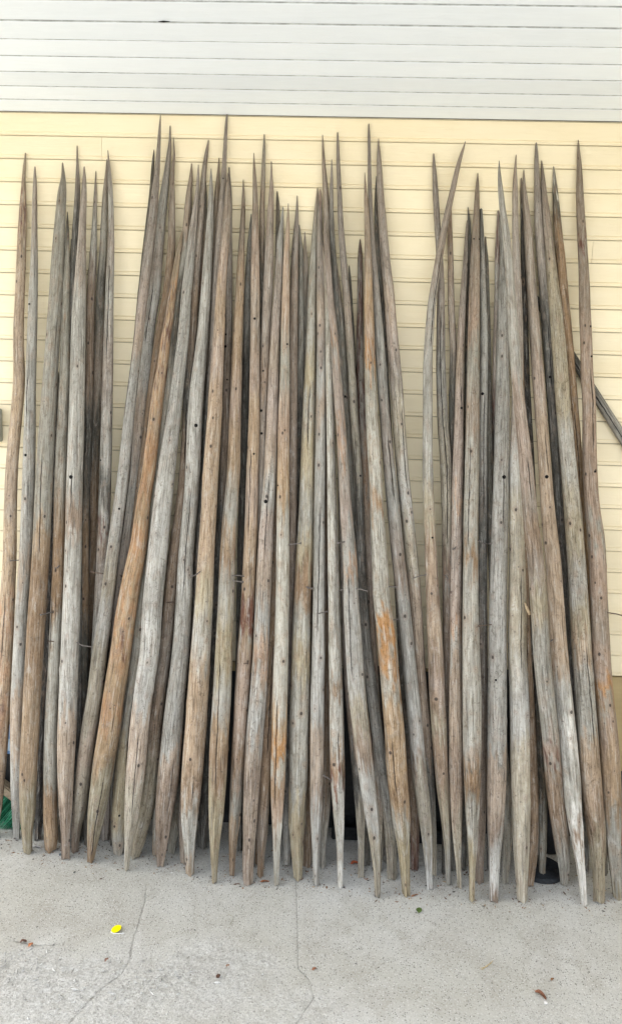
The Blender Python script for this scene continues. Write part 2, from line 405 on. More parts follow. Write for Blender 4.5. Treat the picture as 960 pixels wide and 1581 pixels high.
# ------------------------------------------------------------------ the poles
# each: centre line and width read down the pole, wood tones down the pole, drying crack (offset across -1..1, from, to),
# drilled holes, where the foot is hidden ('h'), label
POLES = [
 ('1', '', "40,237,2;38,262,5;36.5,300,8;36,330,13;34,380,14;31.5,450,15;29,520,16;30,590,18;26,640,18;19,720,19;16.5,790,20;15.5,860,21;12,930,23;8,1010,26;4,1080,27;0,1150,26;-6,1240,20;-10,1292,6",
  "237:n 300:n 318:r 352:r 366:n 450:p 560:p 600:t 760:p 850:t 920:t 940:o 960:o 1000:t 1040:o 1075:o 1090:r 1105:o 1200:b 1292:b", None, [], 'orange brown pole at far left edge with peeling dark bark below its tip'),
 ('2', '', "54.5,258,2;54.5,290,6;54,340,8;53.5,400,11;52,450,14;50,520,15;48,590,16;46.5,660,18;45,730,19.5;40,860,20;34,940,20;31,1010,21;27,1100,22;27,1200,21;26,1260,13;26,1294,6",
  "258:n 330:n 450:g 700:g 850:g 880:t 920:g 1000:l 1060:l 1080:t 1150:t 1190:l 1294:g", (-.2, 560, 650), [(48, 471, 1.7), (43.5, 703, 2.2)], 'slim pale grey pole second from the left with a crack at mid height'),
 ('3', '', "97,252,2;98,275,7;96,300,14;92,360,18;89,410,20;87,450,21;82,520,22;77.5,590,23;73,660,25;69,730,27;63.5,860,27;58,940,28;54,1010,28;48,1120,28;44,1200,27;43.5,1250,23;42.5,1290,14;44,1317,8",
  "252:n 300:g 500:g 700:g 790:g 830:t 900:b 1040:b 1080:t 1180:t 1250:y 1317:y", (.1, 700, 860), [], 'thick pole third from left, grey above, brown below, with a narrow foot'),
 ('4', '', "104.5,328,1.5;104.5,360,6;104,400,9;103,450,13;101.5,520,15;100,590,17;97,660,17.5;94,730,18;91,860,18;88,940,19;85,1010,19;79,1120,20;78,1200,22;78,1260,22;79,1295,20;78,1314,14",
  "328:d 450:g 700:g 850:b 930:b 970:l 1110:l 1200:g 1240:b 1300:t 1314:b", None, [], 'grey pole with blunt split foot, right of the thick third pole from left'),
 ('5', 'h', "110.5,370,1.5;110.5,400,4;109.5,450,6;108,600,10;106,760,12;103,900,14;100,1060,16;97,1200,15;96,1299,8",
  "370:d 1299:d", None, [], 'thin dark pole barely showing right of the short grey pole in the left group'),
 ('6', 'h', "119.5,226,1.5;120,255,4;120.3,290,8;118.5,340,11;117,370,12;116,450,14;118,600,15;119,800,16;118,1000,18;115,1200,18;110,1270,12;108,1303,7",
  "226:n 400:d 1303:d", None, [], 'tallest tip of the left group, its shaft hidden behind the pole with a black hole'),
 ('7', '', "130.5,258,2;130.5,280,6;130,300,8;128,340,11;127,370,12;125,410,16;123.5,450,19;121.5,500,22;120,590,23;118,660,24;116,730,25;113,860,26;110.5,940,27;108,1010,28;104,1120,29;102,1200,26;102,1250,20;101.5,1290,13;102,1325,9",
  "258:n 400:n 480:g 680:g 740:g 790:b 850:g 900:l 1080:l 1110:t 1200:t 1240:b 1325:b", (-.05, 720, 800), [(114, 737, 2.9)], 'thick grey pole in the left group with one round black hole halfway up'),
 ('8', 'h', "148.5,265,1.2;147.5,300,5;146,350,8;144,400,12;141,450,13;139,520,13;138,590,13;136,660,13;134,730,13;131,900,15;129,1050,16;128,1200,15;128,1298,7",
  "265:n 380:l 420:n 450:b 600:b 650:d 1298:d", None, [], 'thin brownish pole with a whitish streak, between two taller tips of the left group'),
 ('9', 'h', "165.5,247,1.5;165,270,5;163,300,8;160.5,370,12;158.5,410,13;156,450,14;154,520,14.5;152,590,15;149,660,15;146,730,15;143,860,17;137,960,18;134,1040,18;128,1200,17;122,1298,7",
  "247:n 360:g 450:d 600:n 650:d 800:b 930:b 1298:d", None, [], 'dark grey pole pressed against the left side of the rightmost pole of the left group'),
 ('10', 'h', "167,233,1.2;168.5,255,4;170,280,7;171,300,8;172,370,10;171,410,12;169.5,450,13;168,520,15;166.5,590,17;165,660,18;163,730,19;161,800,19;158.5,860,19;153,960,19;146,1100,19;140,1200,17;136,1300,7",
  "233:n 330:l 370:n 450:g 590:n 700:g 760:d 800:g 820:r 835:b 870:n 1000:g 1300:d", None, [(158, 711, 1.3)], 'rightmost pole of the left group, grey, beside the bare strip of yellow wall'),
 ('11', 'h', "238,232,1.2;236.7,250,4;234,300,7;229,350,9;222,420,11;210,560,14;195,740,17;182,900,19;168,1080,20;156,1200,18;150,1300,7",
  "232:d 1300:d", None, [], 'thin dark tip just left of the slanting olive pole that touches the ceiling'),
 ('12', '', "248,178,1.2;246.5,205,5;244,250,8;239.5,300,12;234.5,350,15;228.5,400,16;222,450,15.5;216.5,500,15;206,590,16;198,660,17;191,730,18;182,800,19;174,860,20;164,940,22;154,1010,24;147,1070,24;138.5,1120,24;128.5,1200,23;123,1250,19;118,1285,11;116,1316,6",
  "178:n 300:n 400:n 480:p 530:t 580:g 680:l 800:l 900:y 960:l 1020:y 1100:y 1160:t 1230:y 1316:b", None, [(187, 785, 1.8)], 'long pale olive pole slanting left, whose tall tip touches the ceiling left of centre'),
 ('13', 'h', "263,195,1.5;262.5,220,4;260,250,8;255,290,11;250,325,16;245.5,370,17;242,410,18;239,450,19;231,500,18.5;223,590,21;217,660,21;211,730,20;203,800,20;195,860,20;187,930,21;178,1010,22;170,1120,23;166,1200,21;163,1302,8",
  "195:n 320:g 400:n 480:l 560:l 640:t 700:n 760:g 850:n 1000:p 1302:n", (-.1, 430, 540), [], 'grey brown pole running beside the orange pole on its left side'),
 ('14', 'h', "268,213,1.2;269,240,4;266.5,270,7;266,300,9;265.5,340,11;265.5,370,12;262,420,14;259,450,14;250,500,15;241,560,15;232,640,16;218,760,18;205,880,19;192,1040,20;182,1200,19;176,1303,8",
  "213:n 330:n 420:b 1303:d", None, [], 'dark brownish pole tip just right of the tall left tips, sinking behind the orange pole'),
 ('15', '', "281,358,2;279,372,6;274,400,10;270.5,425,11;267,450,12;260,500,14;255,530,16;252,560,17;247,590,19;243,615,21;239,650,21;233,700,20.5;230,730,22;223.5,765,22;219,800,24;216,830,27;211,860,29;203,900,31;198,930,33;192,970,33;187,1010,34;181,1045,33.5;175.5,1080,34;171,1120,35;164,1160,35;158,1200,34;150,1250,27;144.5,1290,17;140,1331,6",
  "358:n 425:n 455:o 468:r 480:p 505:r 520:p 540:o 560:p 588:r 596:o 620:p 642:o 652:p 700:o 760:o 800:t 830:o 880:o 905:t 930:o 960:t 975:o 990:r 1005:o 1060:t 1100:o 1140:t 1165:t 1172:b 1200:g 1260:g 1331:b", (.35, 1190, 1330), [], 'stout orange pole with patches of peeling bark and a carved grey foot'),
 ('16', '', "296,253,1.5;295,275,6;292,300,9;289,350,14;283.5,400,15;277,450,16;270,500,17;262,590,18;254,660,19;243,730,20;235,800,21;228,860,22;219,940,23;213,1010,23;200,1100,25;190,1200,26;184,1280,24;183,1306,18;183,1318,11",
  "253:n 340:n 400:l 440:d 520:d 600:g 900:g 1000:g 1100:g 1180:y 1260:y 1318:g", None, [(188, 1254, 1.6)], 'grey pole with a rounded blunt foot, emerging right of the orange pole near the ground'),
 ('17', '', "306.5,255,1.5;306,280,5;304.5,300,6.5;301.5,325,9;298.5,350,12;294,400,15;288,450,16;285,500,17.5;275,590,20;267.5,650,22;262,690,25;257,730,28;249,800,29;243,860,31;236,930,31;231,1010,30;220.5,1080,30;216,1120,30;209,1200,30;204,1250,24;198.5,1300,12;195.5,1344,4",
  "255:n 330:n 400:g 600:g 730:g 790:l 860:l 940:g 960:l 1080:l 1110:t 1180:t 1230:y 1344:y", (.2, 1120, 1260), [], 'thick smooth grey pole right of the orange pole, its sharp foot standing forward'),
 ('18', '', "322,217,1.5;320,230,4;317,250,6.5;314,280,8;312.5,300,10;309,350,12;304.5,400,13;301,450,13;297,520,13;291,590,14;287,700,16;282,760,17;269,860,19;262,930,21;254,1010,21;244,1080,23;239,1120,24;232,1200,26;225,1250,25;215,1290,20;208,1324,12",
  "217:n 400:n 470:b 600:d 700:b 760:b 900:b 1000:n 1120:b 1200:y 1324:y", None, [], 'brown pole squeezed between the thick smooth grey pole and the bluish grey one'),
 ('19', 'h', "317.3,270,1.2;317,300,6;315,370,9;309,450,10;303,500,11;297,560,13;288,700,15;285,750,15;272,950,18;257,1150,20;246,1250,18;241,1310,10;241,1326,7",
  "270:d 400:n 450:r 500:n 560:d 1200:d 1280:l 1326:b", None, [], 'thin reddish brown pole visible only as a sliver below the curved tip'),
 ('20', '', "326,261,1.2;326,280,4.5;326,300,7.5;324,350,11;321,400,15;318,450,16;315,500,17.5;310,550,20;305.5,590,23;301,650,24;298,730,24;292.5,800,23;287,860,24;284,930,26;279,1010,27;271,1080,29;267,1120,31;260,1200,34;254,1250,30;250,1300,19;247.5,1337,7",
  "261:l 340:l 400:g 460:l 520:g 640:l 700:l 780:g 850:g 900:l 940:g 1100:g 1140:g 1160:t 1200:b 1270:b 1337:b", (.15, 750, 920), [(305, 658, 2.8)], 'bluish grey pole with a long crack and a black hole, brown below, left of centre'),
 ('21', 'h', "338.3,245,1.5;337.5,265,4;335.5,300,9;332.5,350,12;330,400,13;328,450,13;325,520,14;322,590,14;312,730,15;300,900,17;290,1060,19;281,1180,21;272,1270,18;266,1305,11;265,1318,8",
  "245:n 400:n 700:d 1200:d 1318:g", None, [], 'purplish grey pole tip left of the tallest pole in the middle'),
 ('22', 'h', "350.5,177,3;349,200,5;346.5,250,7.5;344.5,300,11;341,350,14;337.5,400,15;334.5,450,15;331,520,15;326,590,15;320,700,16;310,860,18;303,1010,20;294,1150,22;287,1240,18;283.5,1300,10;284,1336,6",
  "177:n 300:n 430:n 700:d 1200:b 1336:t", None, [(345.5, 277.5, 1.2)], 'tallest pole of the middle, its blunt tip touching the ceiling edge'),
 ('23', '', "351.8,268,1.2;351.5,300,8;349,350,13;345,400,15;341.5,450,16;339,500,18;334,590,21.5;331,650,24;325,730,25;322,800,25;318,860,27;315,930,29;310,1010,32;305.5,1080,34;303,1120,34;297,1200,34;294,1250,29;293,1300,17;293.5,1350,8",
  "268:n 350:n 420:p 480:t 560:p 640:t 700:t 800:t 860:t 920:y 980:l 1060:t 1120:t 1190:t 1220:b 1260:l 1300:l 1350:t", (.25, 1190, 1240), [], 'thick tan pole with a smooth grey cut foot, right of the bluish grey pole'),
 ('24', 'h', "354,259,1.5;354.3,280,4;354.7,300,7;353.5,350,10;353,400,12;352.5,450,13;352.5,500,13;350,590,14;349,650,14;345,730,14;340,820,14;334,930,16;329,1010,17;322,1150,19;317,1240,16;314,1280,12;314,1309,8",
  "259:n 400:n 500:n 560:b 700:b 800:d 1309:d", None, [(349, 536, 2.2), (349.5, 517.5, 1.6), (352, 587, 1.4)], 'darker pole with three black holes behind the right edge of the thick tan pole'),
 ('25', '', "375.7,278,1.2;376,300,4;374.5,350,8;372,400,11;370.5,450,14;367.5,500,15.5;365,590,17.5;362.5,650,19;360.5,730,21;354.5,800,23;351,860,25;349,930,26;345.5,1010,28;342.5,1080,30;340,1120,30;336.5,1200,30;334.5,1250,26;332,1300,15;331,1363,4",
  "278:n 350:n 430:t 530:t 620:p 700:t 790:l 830:t 860:b 900:l 1000:y 1090:l 1120:t 1180:b 1230:y 1363:y", (-.25, 1010, 1220), [], 'tan pole with a long wavy crack below and a very sharp foot, left of centre'),
 ('26', 'h', "387.7,331,1.2;387,350,4;384.5,400,8;382,450,10;381,520,12;379,590,13;377,730,15;374,900,17;372,1060,18;371,1200,16;371,1313,7",
  "331:g 450:g 600:d 1313:d", None, [], 'thin grey pole sunk in shadow between the wavy cracked tan pole and a pinkish one'),
 ('27', '', "391.8,237,1.2;392.5,260,4;394,300,8;394,350,11;394,400,13;394,450,14.5;394,500,15;393,590,16;392.5,650,17.5;390,730,19.5;388.5,790,20.5;386,860,21;384,900,21;383,930,22;378,1010,24;373,1080,23;371,1120,22.5;366,1200,22;363,1250,20;359.5,1300,12;358,1352,4",
  "237:n 320:n 400:p 500:n 600:p 630:t 700:t 780:p 830:t 900:t 960:r 990:t 1020:p 1120:p 1180:b 1210:n 1250:g 1270:t 1352:b", (-.2, 690, 830), [(394, 494, 1.9), (393, 701.5, 1.6)], 'pinkish tan pole with a zigzag crack above the bent nails near the centre'),
 ('28', 'h', "408,208,1.5;407.8,225,4;407,250,6;405.5,300,8;404.5,350,9;404.5,400,10;405,450,10;405.5,520,11;406,590,12;404,700,13;402,900,15;400,1060,16;397,1200,15;395,1337,7",
  "208:g 330:n 450:d 1337:b", None, [], 'slender tall grey tip rising alone in the upper middle, left of centre'),
 ('29', 'h', "419,250,1.5;419,275,4;419,300,7.5;416.5,350,12;415,400,15;413.5,450,16;411,500,16;408,590,15;406,650,15;404,730,15;402,800,15;400,900,16;396,1060,17;390,1200,15;388,1338,7",
  "250:n 300:p 335:p 360:n 500:n 600:b 650:n 1338:d", None, [(404, 635, 2.2), (404.5, 670, 2.0), (407, 574, 1.5)], 'pole with a pink bare patch below its tip and two black holes lower down'),
 ('30', '', "428,296,1.5;429,320,5;429,350,6;429,450,10;430,600,13;427,760,14;424,860,15;418,1010,17;412,1120,20;409,1200,20;405.5,1270,18;403,1320,10;402,1354,5",
  "296:d 600:d 860:b 1080:b 1130:b 1200:b 1270:n 1354:b", None, [], 'short dark tip whose brown shaft only shows again near the ground, middle group'),
 ('31', '', "437,320,1.5;435.5,340,5;433.5,360,8;431.5,400,12;429,450,12.5;425.5,500,14;422,590,17.5;420,650,19;417,730,21;412,800,22.5;409,860,25;406,930,25;403,1010,26;398.5,1080,28;395,1120,28;389.5,1200,27;387,1250,24;384.5,1300,19;383,1340,16;383,1364,11",
  "320:l 380:l 430:n 500:p 540:t 620:p 700:t 770:l 830:p 900:t 960:l 990:t 1020:o 1045:t 1080:l 1130:l 1160:t 1220:b 1250:t 1364:b", (0, 730, 860), [(411, 775, 2.9)], 'tan pole with one black hole and an orange band above a wide chipped foot'),
 ('32', '', "445,315,1.2;444.5,350,6;442,400,10;441.5,450,12;440.5,500,13.5;439.5,590,16;438,650,18;437,730,19;436.5,800,20;436.5,860,20.5;435.5,930,21;434,1010,22.5;432,1080,24;431,1120,24;429,1200,24;428,1250,20;427,1300,12;426.5,1367,4",
  "315:n 400:p 480:p 560:g 650:p 760:t 810:l 1000:l 1080:l 1110:t 1150:o 1185:l 1200:b 1250:p 1300:l 1367:g", (-.25, 1070, 1250), [(444, 533, 1.5), (429.5, 750, 1.3)], 'straight pale pole at the centre, silvery in the middle and cracked tan near its foot'),
 ('33', 'h', "458.8,303,1.5;458.5,325,4;457.5,350,7;455,400,11.5;454,450,13;453,500,14;452,590,15;451,730,16;449,900,18;447,1100,19;444,1250,15;443,1332,7",
  "303:n 380:n 450:b 700:b 1200:d 1332:g", None, [], 'taller brownish tip right of the straight pale pole, above the four short central tips'),
 ('34', 'h', "462,348,1.5;463.5,370,4;465,400,8;465.5,450,10;465.5,500,11;463.5,590,12;461.5,650,12;459,730,13;457,800,14;455,950,16;453,1150,16;452,1331,7",
  "348:g 500:g 650:d 1331:d", None, [], 'bluish thin pole left of the wide olive grey pole, near the centre'),
 ('35', 'h', "470.5,359,1.5;471,380,5;471.8,400,7;472,450,9;474,520,10;474,700,13;475,900,15;476,1150,18;475,1260,15;474,1338,9",
  "359:n 500:d 1200:b 1338:b", None, [], 'short dark grey tip just left of the wide olive grey pole'),
 ('36', '', "490,291,1.5;489,310,4;486.5,350,8;484,400,11.5;481.5,450,13;480.5,500,14.5;478,590,18;476,650,20;474,730,21.5;472,800,24;469.5,860,26;467,930,27;465,1010,30;463,1080,31;461.5,1120,31;460.5,1200,30;459,1250,26;458.5,1300,19;459.5,1340,13;459.5,1358,7",
  "291:n 380:g 500:g 590:y 620:g 700:y 800:g 860:y 890:b 920:b 960:g 1020:y 1080:g 1150:g 1220:g 1250:y 1358:y", (.1, 590, 700), [], 'wide dark olive grey pole at the centre with a stubby yellowish foot'),
 ('37', '', "494,293,2;494,305,5;494,320,6;493.5,350,7.5;494.5,400,12;495.5,450,15;496,500,14.5;495.5,590,14.5;495,650,15.5;494,730,17;493,800,17;493,860,18.5;492,930,19;491.5,1010,21;490,1080,22;489.5,1120,23;489,1200,22;488,1250,18;487.5,1300,11;488,1367,5",
  "293:o 318:r 325:n 400:n 470:t 530:n 580:l 640:t 660:g 760:g 900:g 1000:l 1100:l 1130:t 1200:t 1230:b 1270:l 1367:g", (-.1, 780, 980), [], 'narrow cool grey pole with a reddish broken tip and a tan lower end'),
 ('38', 'h', "497.8,209,1.2;499.5,250,5;501,275,7;503,300,9;505.5,350,12;512,400,14;519,450,15;525,500,14.5;531,590,14;535.5,650,13.5;541,730,14;546,800,15;550,900,16;555,1010,17;560,1150,17;564,1336,8",
  "209:n 330:n 420:n 550:g 700:g 1000:d 1336:d", None, [(519.5, 422, 1.6), (532, 613, 2.1)], 'leaning grey pole with a black hole high up below its needle thin tip'),
 ('39', 'h', "512,247,1.5;512,270,4;511.5,300,6;512,350,8;515,400,9;520,500,11;528,700,15;533,900,17;540,1050,20;546,1120,20;552.5,1200,19;556,1260,15;557,1310,9;556.5,1357,6",
  "247:n 380:d 1000:n 1120:b 1160:d 1210:d 1250:y 1357:y", None, [], 'brown pole mottled with dark moss low down, between two sharper feet right of centre'),
 ('40', '', "521,205,2;521.5,225,4;522,250,5.5;524,300,7.5;526,350,9.5;530,400,11;534,450,11.5;537.5,500,12;543.5,590,13;547,650,13;553,730,13;555,800,14;557,860,15;562,950,16;572,1050,17;585,1150,18;597,1230,18;603,1300,15;605,1340,11;605,1357,9",
  "205:n 400:n 500:t 560:y 700:y 800:d 1200:g 1300:y 1357:y", None, [(556, 735, 1.7)], 'slender pole with a small knobbed tall tip, left of the reddish brown pole'),
 ('41', '', "500.8,335,1.2;502.5,370,6;506,400,8.5;509,450,10.5;514,500,12;516.5,530,12.5;520.5,590,14.5;525.5,650,15;530.5,730,17;535,800,19;540,860,22;542,930,24.5;547,1010,27;552,1080,28;558,1130,27;566,1200,25;573,1250,21.5;579,1300,16.5;582,1350,10;582.5,1385,5",
  "335:p 430:p 515:p 525:o 545:o 552:p 640:p 655:o 668:p 680:o 712:o 725:n 790:p 830:g 862:g 868:o 895:o 903:l 940:l 1060:l 1100:y 1160:b 1200:l 1260:l 1300:y 1360:y 1385:d", None, [], 'pole with bright orange bare patches leaning right to the foremost foot in the middle'),
 ('42', 'h', "539,411,1.2;540,430,4;541,450,5;544,520,7;548,650,9;556,850,12;568,1050,15;585,1230,14;596,1332,6",
  "411:d 1332:d", None, [], 'short dark sliver of a tip right of the slender pole with the small knobbed tip'),
 ('43', 'h', "555.7,370,1.5;555.7,385,5;556,400,7;556,450,9;555.5,500,11;556,590,13;559,650,13.5;563,730,14;565,800,14;568,860,14.5;570,930,16;573,1010,18;577,1080,19;581,1130,19;586,1200,18;588,1250,16;586,1300,10;584,1345,5",
  "370:r 520:r 650:r 690:o 770:o 800:t 900:p 960:b 1030:b 1040:r 1080:b 1120:r 1180:b 1345:y", None, [], 'dark reddish brown short pole standing alone in front of bare wall right of centre'),
 ('44', '', "562.8,267,1;563.8,290,4;565.5,320,8;567,360,10;568,400,12;568.5,450,14;570,500,16;571,550,17;571.5,590,18;574,650,20.5;579,730,21;582,800,22.5;585.5,860,26;589,930,27.5;594.5,970,29;598,1010,31;604,1080,31;607.5,1120,32;613,1200,33;618,1250,27;622,1300,18;625,1345,12;627,1383,7",
  "267:n 400:n 470:t 535:p 545:o 572:o 580:g 700:l 760:l 780:b 800:l 940:l 955:o 1045:o 1060:l 1100:t 1190:t 1212:b 1235:t 1268:l 1310:y 1383:y", (-.3, 1130, 1230), [], 'thick pole with an orange stripe halfway down, right of the reddish brown pole'),
 ('45', '', "569,192,2;569.5,215,5;570,250,6;571,300,7;573,350,8;576,400,10;580,450,13;583.5,500,15.5;589.5,590,16.5;594,650,16.5;601,730,19.5;608,800,20.5;614,860,21.5;622,930,21;630,1010,21;637,1080,22;641,1120,23;648,1200,24;654.5,1250,22;659,1300,16;661.5,1345,10;663,1372,6",
  "192:n 400:n 560:g 680:n 780:g 840:n 880:b 930:g 1000:g 1150:l 1180:b 1195:y 1300:y 1330:l 1372:w", None, [], 'long grey pole whose tip is the tallest right of centre, with a pale rounded foot'),
 ('46', 'h', "581,273,1.5;581,300,5;581,350,7.5;583,400,9;587,450,10;595,590,12;603,730,13;613,860,15;622,1000,17;630,1120,18;637,1230,17;640,1290,12;640,1343,7",
  "273:d 1100:d 1250:b 1343:r", None, [], 'dark pole wedged in the shadow behind the two tall poles right of centre'),
 ('47', '', "584,215,1.5;584.5,235,5;585,250,7;587,300,11;590.5,350,14;594.5,400,15;600,450,17;603.5,500,18.5;611,590,20.5;615,650,21;621.5,730,20;628.5,800,21;634.5,860,22;641,930,20.5;646,1010,19.5;651,1080,20;655,1120,20;661.5,1200,19;665,1250,15;669,1300,9;670,1352,4",
  "215:n 400:n 470:t 500:p 560:n 650:y 760:l 860:y 920:t 960:t 1050:b 1110:t 1150:b 1200:d 1352:y", None, [], 'brownish grey pole bounding the second stretch of bare wall, right of the tallest tips'),
 ('48', '', "498,380,1.5;501,400,5;505,450,9;507,500,11;508,560,12;510,650,13;511.5,730,14;513,800,16;514,860,17.5;515.5,930,18.5;517,1010,20.5;519,1080,22.5;519.5,1120,23;521,1200,24;522.5,1250,19;524.5,1300,11;525,1370,4",
  "380:n 500:g 590:l 800:l 960:l 1030:l 1055:b 1075:l 1140:l 1170:b 1210:r 1222:l 1300:l 1370:w", (.1, 1120, 1180), [], 'whitish grey pole that begins under the orange patched one and ends in a pale spike'),
 ('49', 'h', "504,440,2;504,500,9;504,600,12;503,800,14;503,1010,16;503,1150,18;502,1250,16;499,1300,10;498,1340,6",
  "440:b 900:b 1150:b 1340:g", None, [], 'brown pole mostly hidden between the narrow grey pole and the whitish grey pole'),
 ('51', 'h', "669,238,2;669.5,255,4.5;670.5,270,6;672,300,8.5;675,350,10;678.5,400,11;680,450,12;680,500,14;680.5,590,16;682,630,17;684,670,18;687,700,18.5;688,730,18.5;689.5,800,17;690,860,17;690.5,930,16;691,1010,16;690,1120,16;688,1250,13;686,1345,6",
  "238:n 400:n 480:n 600:g 700:y 820:y 870:b 885:o 895:b 960:b 1345:d", (-.15, 480, 850), [], 'crooked pole with a deep dark crack, crossed by the curved pole near its top'),
 ('52', '', "718,219,1.2;713.5,233,4;707,255,7;697,300,9.5;691,325,10;686,350,10.5;678,395,12;670.5,440,12.5;666,470,13;663.5,500,13.5;660,560,15;660,590,15.5;660,650,15.5;660,730,17.5;662.5,800,18.5;665,860,20;668,930,22;672,1010,25.5;674.5,1080,26;677,1120,25;681.5,1200,21;686,1250,15.5;690,1300,10;692,1366,4",
  "219:n 400:n 520:l 620:g 700:g 800:y 850:b 880:t 930:b 980:t 1020:b 1060:p 1080:b 1120:y 1150:b 1200:b 1250:y 1366:g", None, [(666, 830, 1.7)], 'curved pole bending right at the top across its neighbours'),
 ('53', 'h', "694,318,5;694,350,7.5;695,400,9.5;695.5,450,10.5;697,500,11;699,530,11;698.5,590,12;698,650,12;698,800,13;697,1000,14;699,1200,13;700,1345,6",
  "318:b 500:n 600:d 1345:d", None, [], 'thin brown pole crossed at its top end by the curved pole'),
 ('54', 'h', "722,321,1.5;723.5,340,5;724.5,370,7;724,420,8;722,500,9;720,700,12;716,900,15;714,1100,16;713,1345,7",
  "321:d 1345:d", None, [], 'small dark tip showing above the pink pole near the right'),
 ('55', '', "721,341,2;720.5,355,4;719.5,370,5;718,400,7;715,450,9.5;712,500,11;709,590,13;708,650,14.5;706.5,730,18;705,800,18;704,860,18;703,930,19;703,1010,19.5;702.5,1080,21;703,1120,22;704,1200,23;704.5,1250,20.5;706,1300,15;708,1345,8;709,1371,4",
  "341:n 400:n 480:n 520:p 560:t 640:p 760:p 775:o 790:p 830:p 860:n 880:p 960:p 970:o 1000:t 1080:t 1130:t 1180:b 1215:b 1240:t 1290:y 1371:y", (.3, 590, 640), [(711, 631, 2.1)], 'slim pink pole with a small black hole, right of the cracked crooked pole'),
 ('56', '', "737,268,1.5;736.5,285,5;736,300,7;734.5,350,11;733,400,15;732,450,16.5;731,500,18;730,590,20;729,650,21.5;728,730,22.5;726,800,23;726,860,24;725.5,930,25.5;726.5,1010,28;728,1080,31;728,1120,30.5;728.5,1200,28;728.5,1250,22;729,1300,15.5;728.5,1345,9;728,1391,5",
  "268:n 450:n 500:p 560:g 640:n 720:l 800:l 830:g 855:b 890:l 990:l 1140:l 1172:n 1188:d 1200:b 1225:b 1250:g 1290:l 1320:y 1391:y", None, [(730, 371, 1.2), (738.5, 371, 1.2)], 'thick speckled grey pole with an orange sliver on its right side at mid height'),
 ('57', 'h', "742,323,4;742.5,350,7;744,400,9;745,450,10;746.5,500,12;746,590,13.5;745,650,13.5;745,730,14;745,800,14;744,930,15;744,1010,16;743,1150,17;741,1280,14;739,1350,9;739,1374,7",
  "323:d 450:g 730:g 780:d 1300:b 1374:b", (0, 600, 800), [(743, 609, 2.4)], 'dark pole with a square cut tip and a black hole behind the speckled grey pole'),
 ('58', 'h', "749,366,1.5;749.5,385,4;750,400,6;751,450,8;752,500,9;753,590,11;755,730,13;762,900,16;768,1050,18;776,1180,18;782,1260,18;782,1310,15;780,1350,10;779,1372,6",
  "366:d 700:d 1100:g 1372:g", None, [], 'short thin dark tip just right of the square cut tip'),
 ('59', 'h', "768.7,326,3;769,350,6;768,400,10;768.5,450,12;767,500,12;765,590,12;764,660,12;763,730,13;762,900,14;760,1100,15;758,1250,13;757,1345,7",
  "326:r 350:n 375:r 395:r 410:n 600:p 640:r 700:p 730:d 1345:d", None, [], 'thin pole with a reddish tip, peeking out left of the wide cool grey pole'),
 ('60', '', "773,330,4;775,360,9;777,400,13;776.5,450,17;775.5,500,19;775,590,21;774,650,23;773,730,24;771,800,25.5;769.5,860,26;768,930,26.5;767.5,1010,28.5;767,1080,29.5;767,1120,30;766.5,1200,30.5;765,1250,28;763.5,1300,20;762,1350,14;761.5,1391,9",
  "330:g 480:g 640:g 760:l 860:l 960:l 1040:g 1150:g 1167:g 1172:t 1240:t 1275:b 1305:l 1375:w 1391:b", (.1, 720, 820), [(775, 737.5, 2.9), (762, 1048, 1.7)], 'wide cool grey pole with a black hole, changing sharply to tan above its pale foot'),
 ('61', 'f', "770,249,1.2;770.5,270,5;772,290,8;773.5,305,9.5;776,330,11;779,350,12;784,400,13;787.5,450,14.5;791,500,16;793,530,17;797.5,590,17.5;804,650,19;812.5,730,22;818.5,800,23.5;826,860,25.5;831,930,27;836,1010,26.5;843,1080,27;847.5,1120,26.5;854,1200,27;860,1250,27;867,1300,25;870.5,1340,17;870,1366,8",
  "249:g 340:l 450:l 560:l 620:p 740:p 780:n 830:b 870:n 930:y 1000:g 1120:g 1160:p 1170:r 1180:b 1250:b 1340:g 1366:g", (.15, 700, 780), [], 'pale pole with a bent tip crossing over the wide cool grey pole near the top'),
 ('62', '', "796,240,1.5;794.8,262,4;794.5,275,6;794.5,300,8.5;795,350,10;796.5,400,12.5;798,450,14;799,500,15.5;798.5,590,17;797,650,17.5;794.5,730,19;796.5,800,23;797.5,860,25;798,930,28;798,1010,29.5;801,1080,31;802,1120,31;803,1200,31;804,1250,28.5;804,1300,24;805,1350,17;805.5,1391,10",
  "240:b 330:n 500:n 640:n 740:l 800:y 870:y 950:y 1120:l 1150:y 1250:y 1391:y", (.1, 880, 1040), [], 'thick smooth olive pole with a broken twig stub at its right side'),
 ('63', '', "808,263,1.5;808.3,285,5;810.5,315,9;814,350,13;817,400,14;820.5,450,15;824,500,17.5;830.5,590,18.5;835,650,18.5;841,730,20;846,800,22.5;852.5,860,24;857.5,930,25;862.5,1010,27;869,1080,28;873,1120,28.5;881,1200,29;885,1250,26;891,1300,18;897,1350,11;901,1397,6",
  "263:n 420:n 520:n 600:p 680:t 760:t 900:t 1020:t 1070:l 1140:w 1170:l 1220:g 1280:w 1310:b 1325:w 1397:w", (.2, 660, 740), [(840.5, 737, 2.8)], 'tan pole with a black hole, leaning right to a split whitish foot that stands foremost'),
 ('64', 'h', "804,276,2;805,300,5;806,350,6;807,400,8;808.5,450,9.5;809.5,500,11;811.5,590,12;815,650,12;819,730,13;824,900,15;825,1010,17;828,1120,19;833,1200,18;835,1250,16;836,1300,12;836,1357,5",
  "276:n 320:k 700:k 1000:d 1200:d 1330:g 1357:g", None, [], 'almost black thin pole with its foot on the ribbed black rubber mat'),
 ('65', 'h', "800,430,3;802,500,8;803,600,12;806,800,14;812,1010,16;818,1150,20;820,1250,22;820,1310,17;816,1368,8",
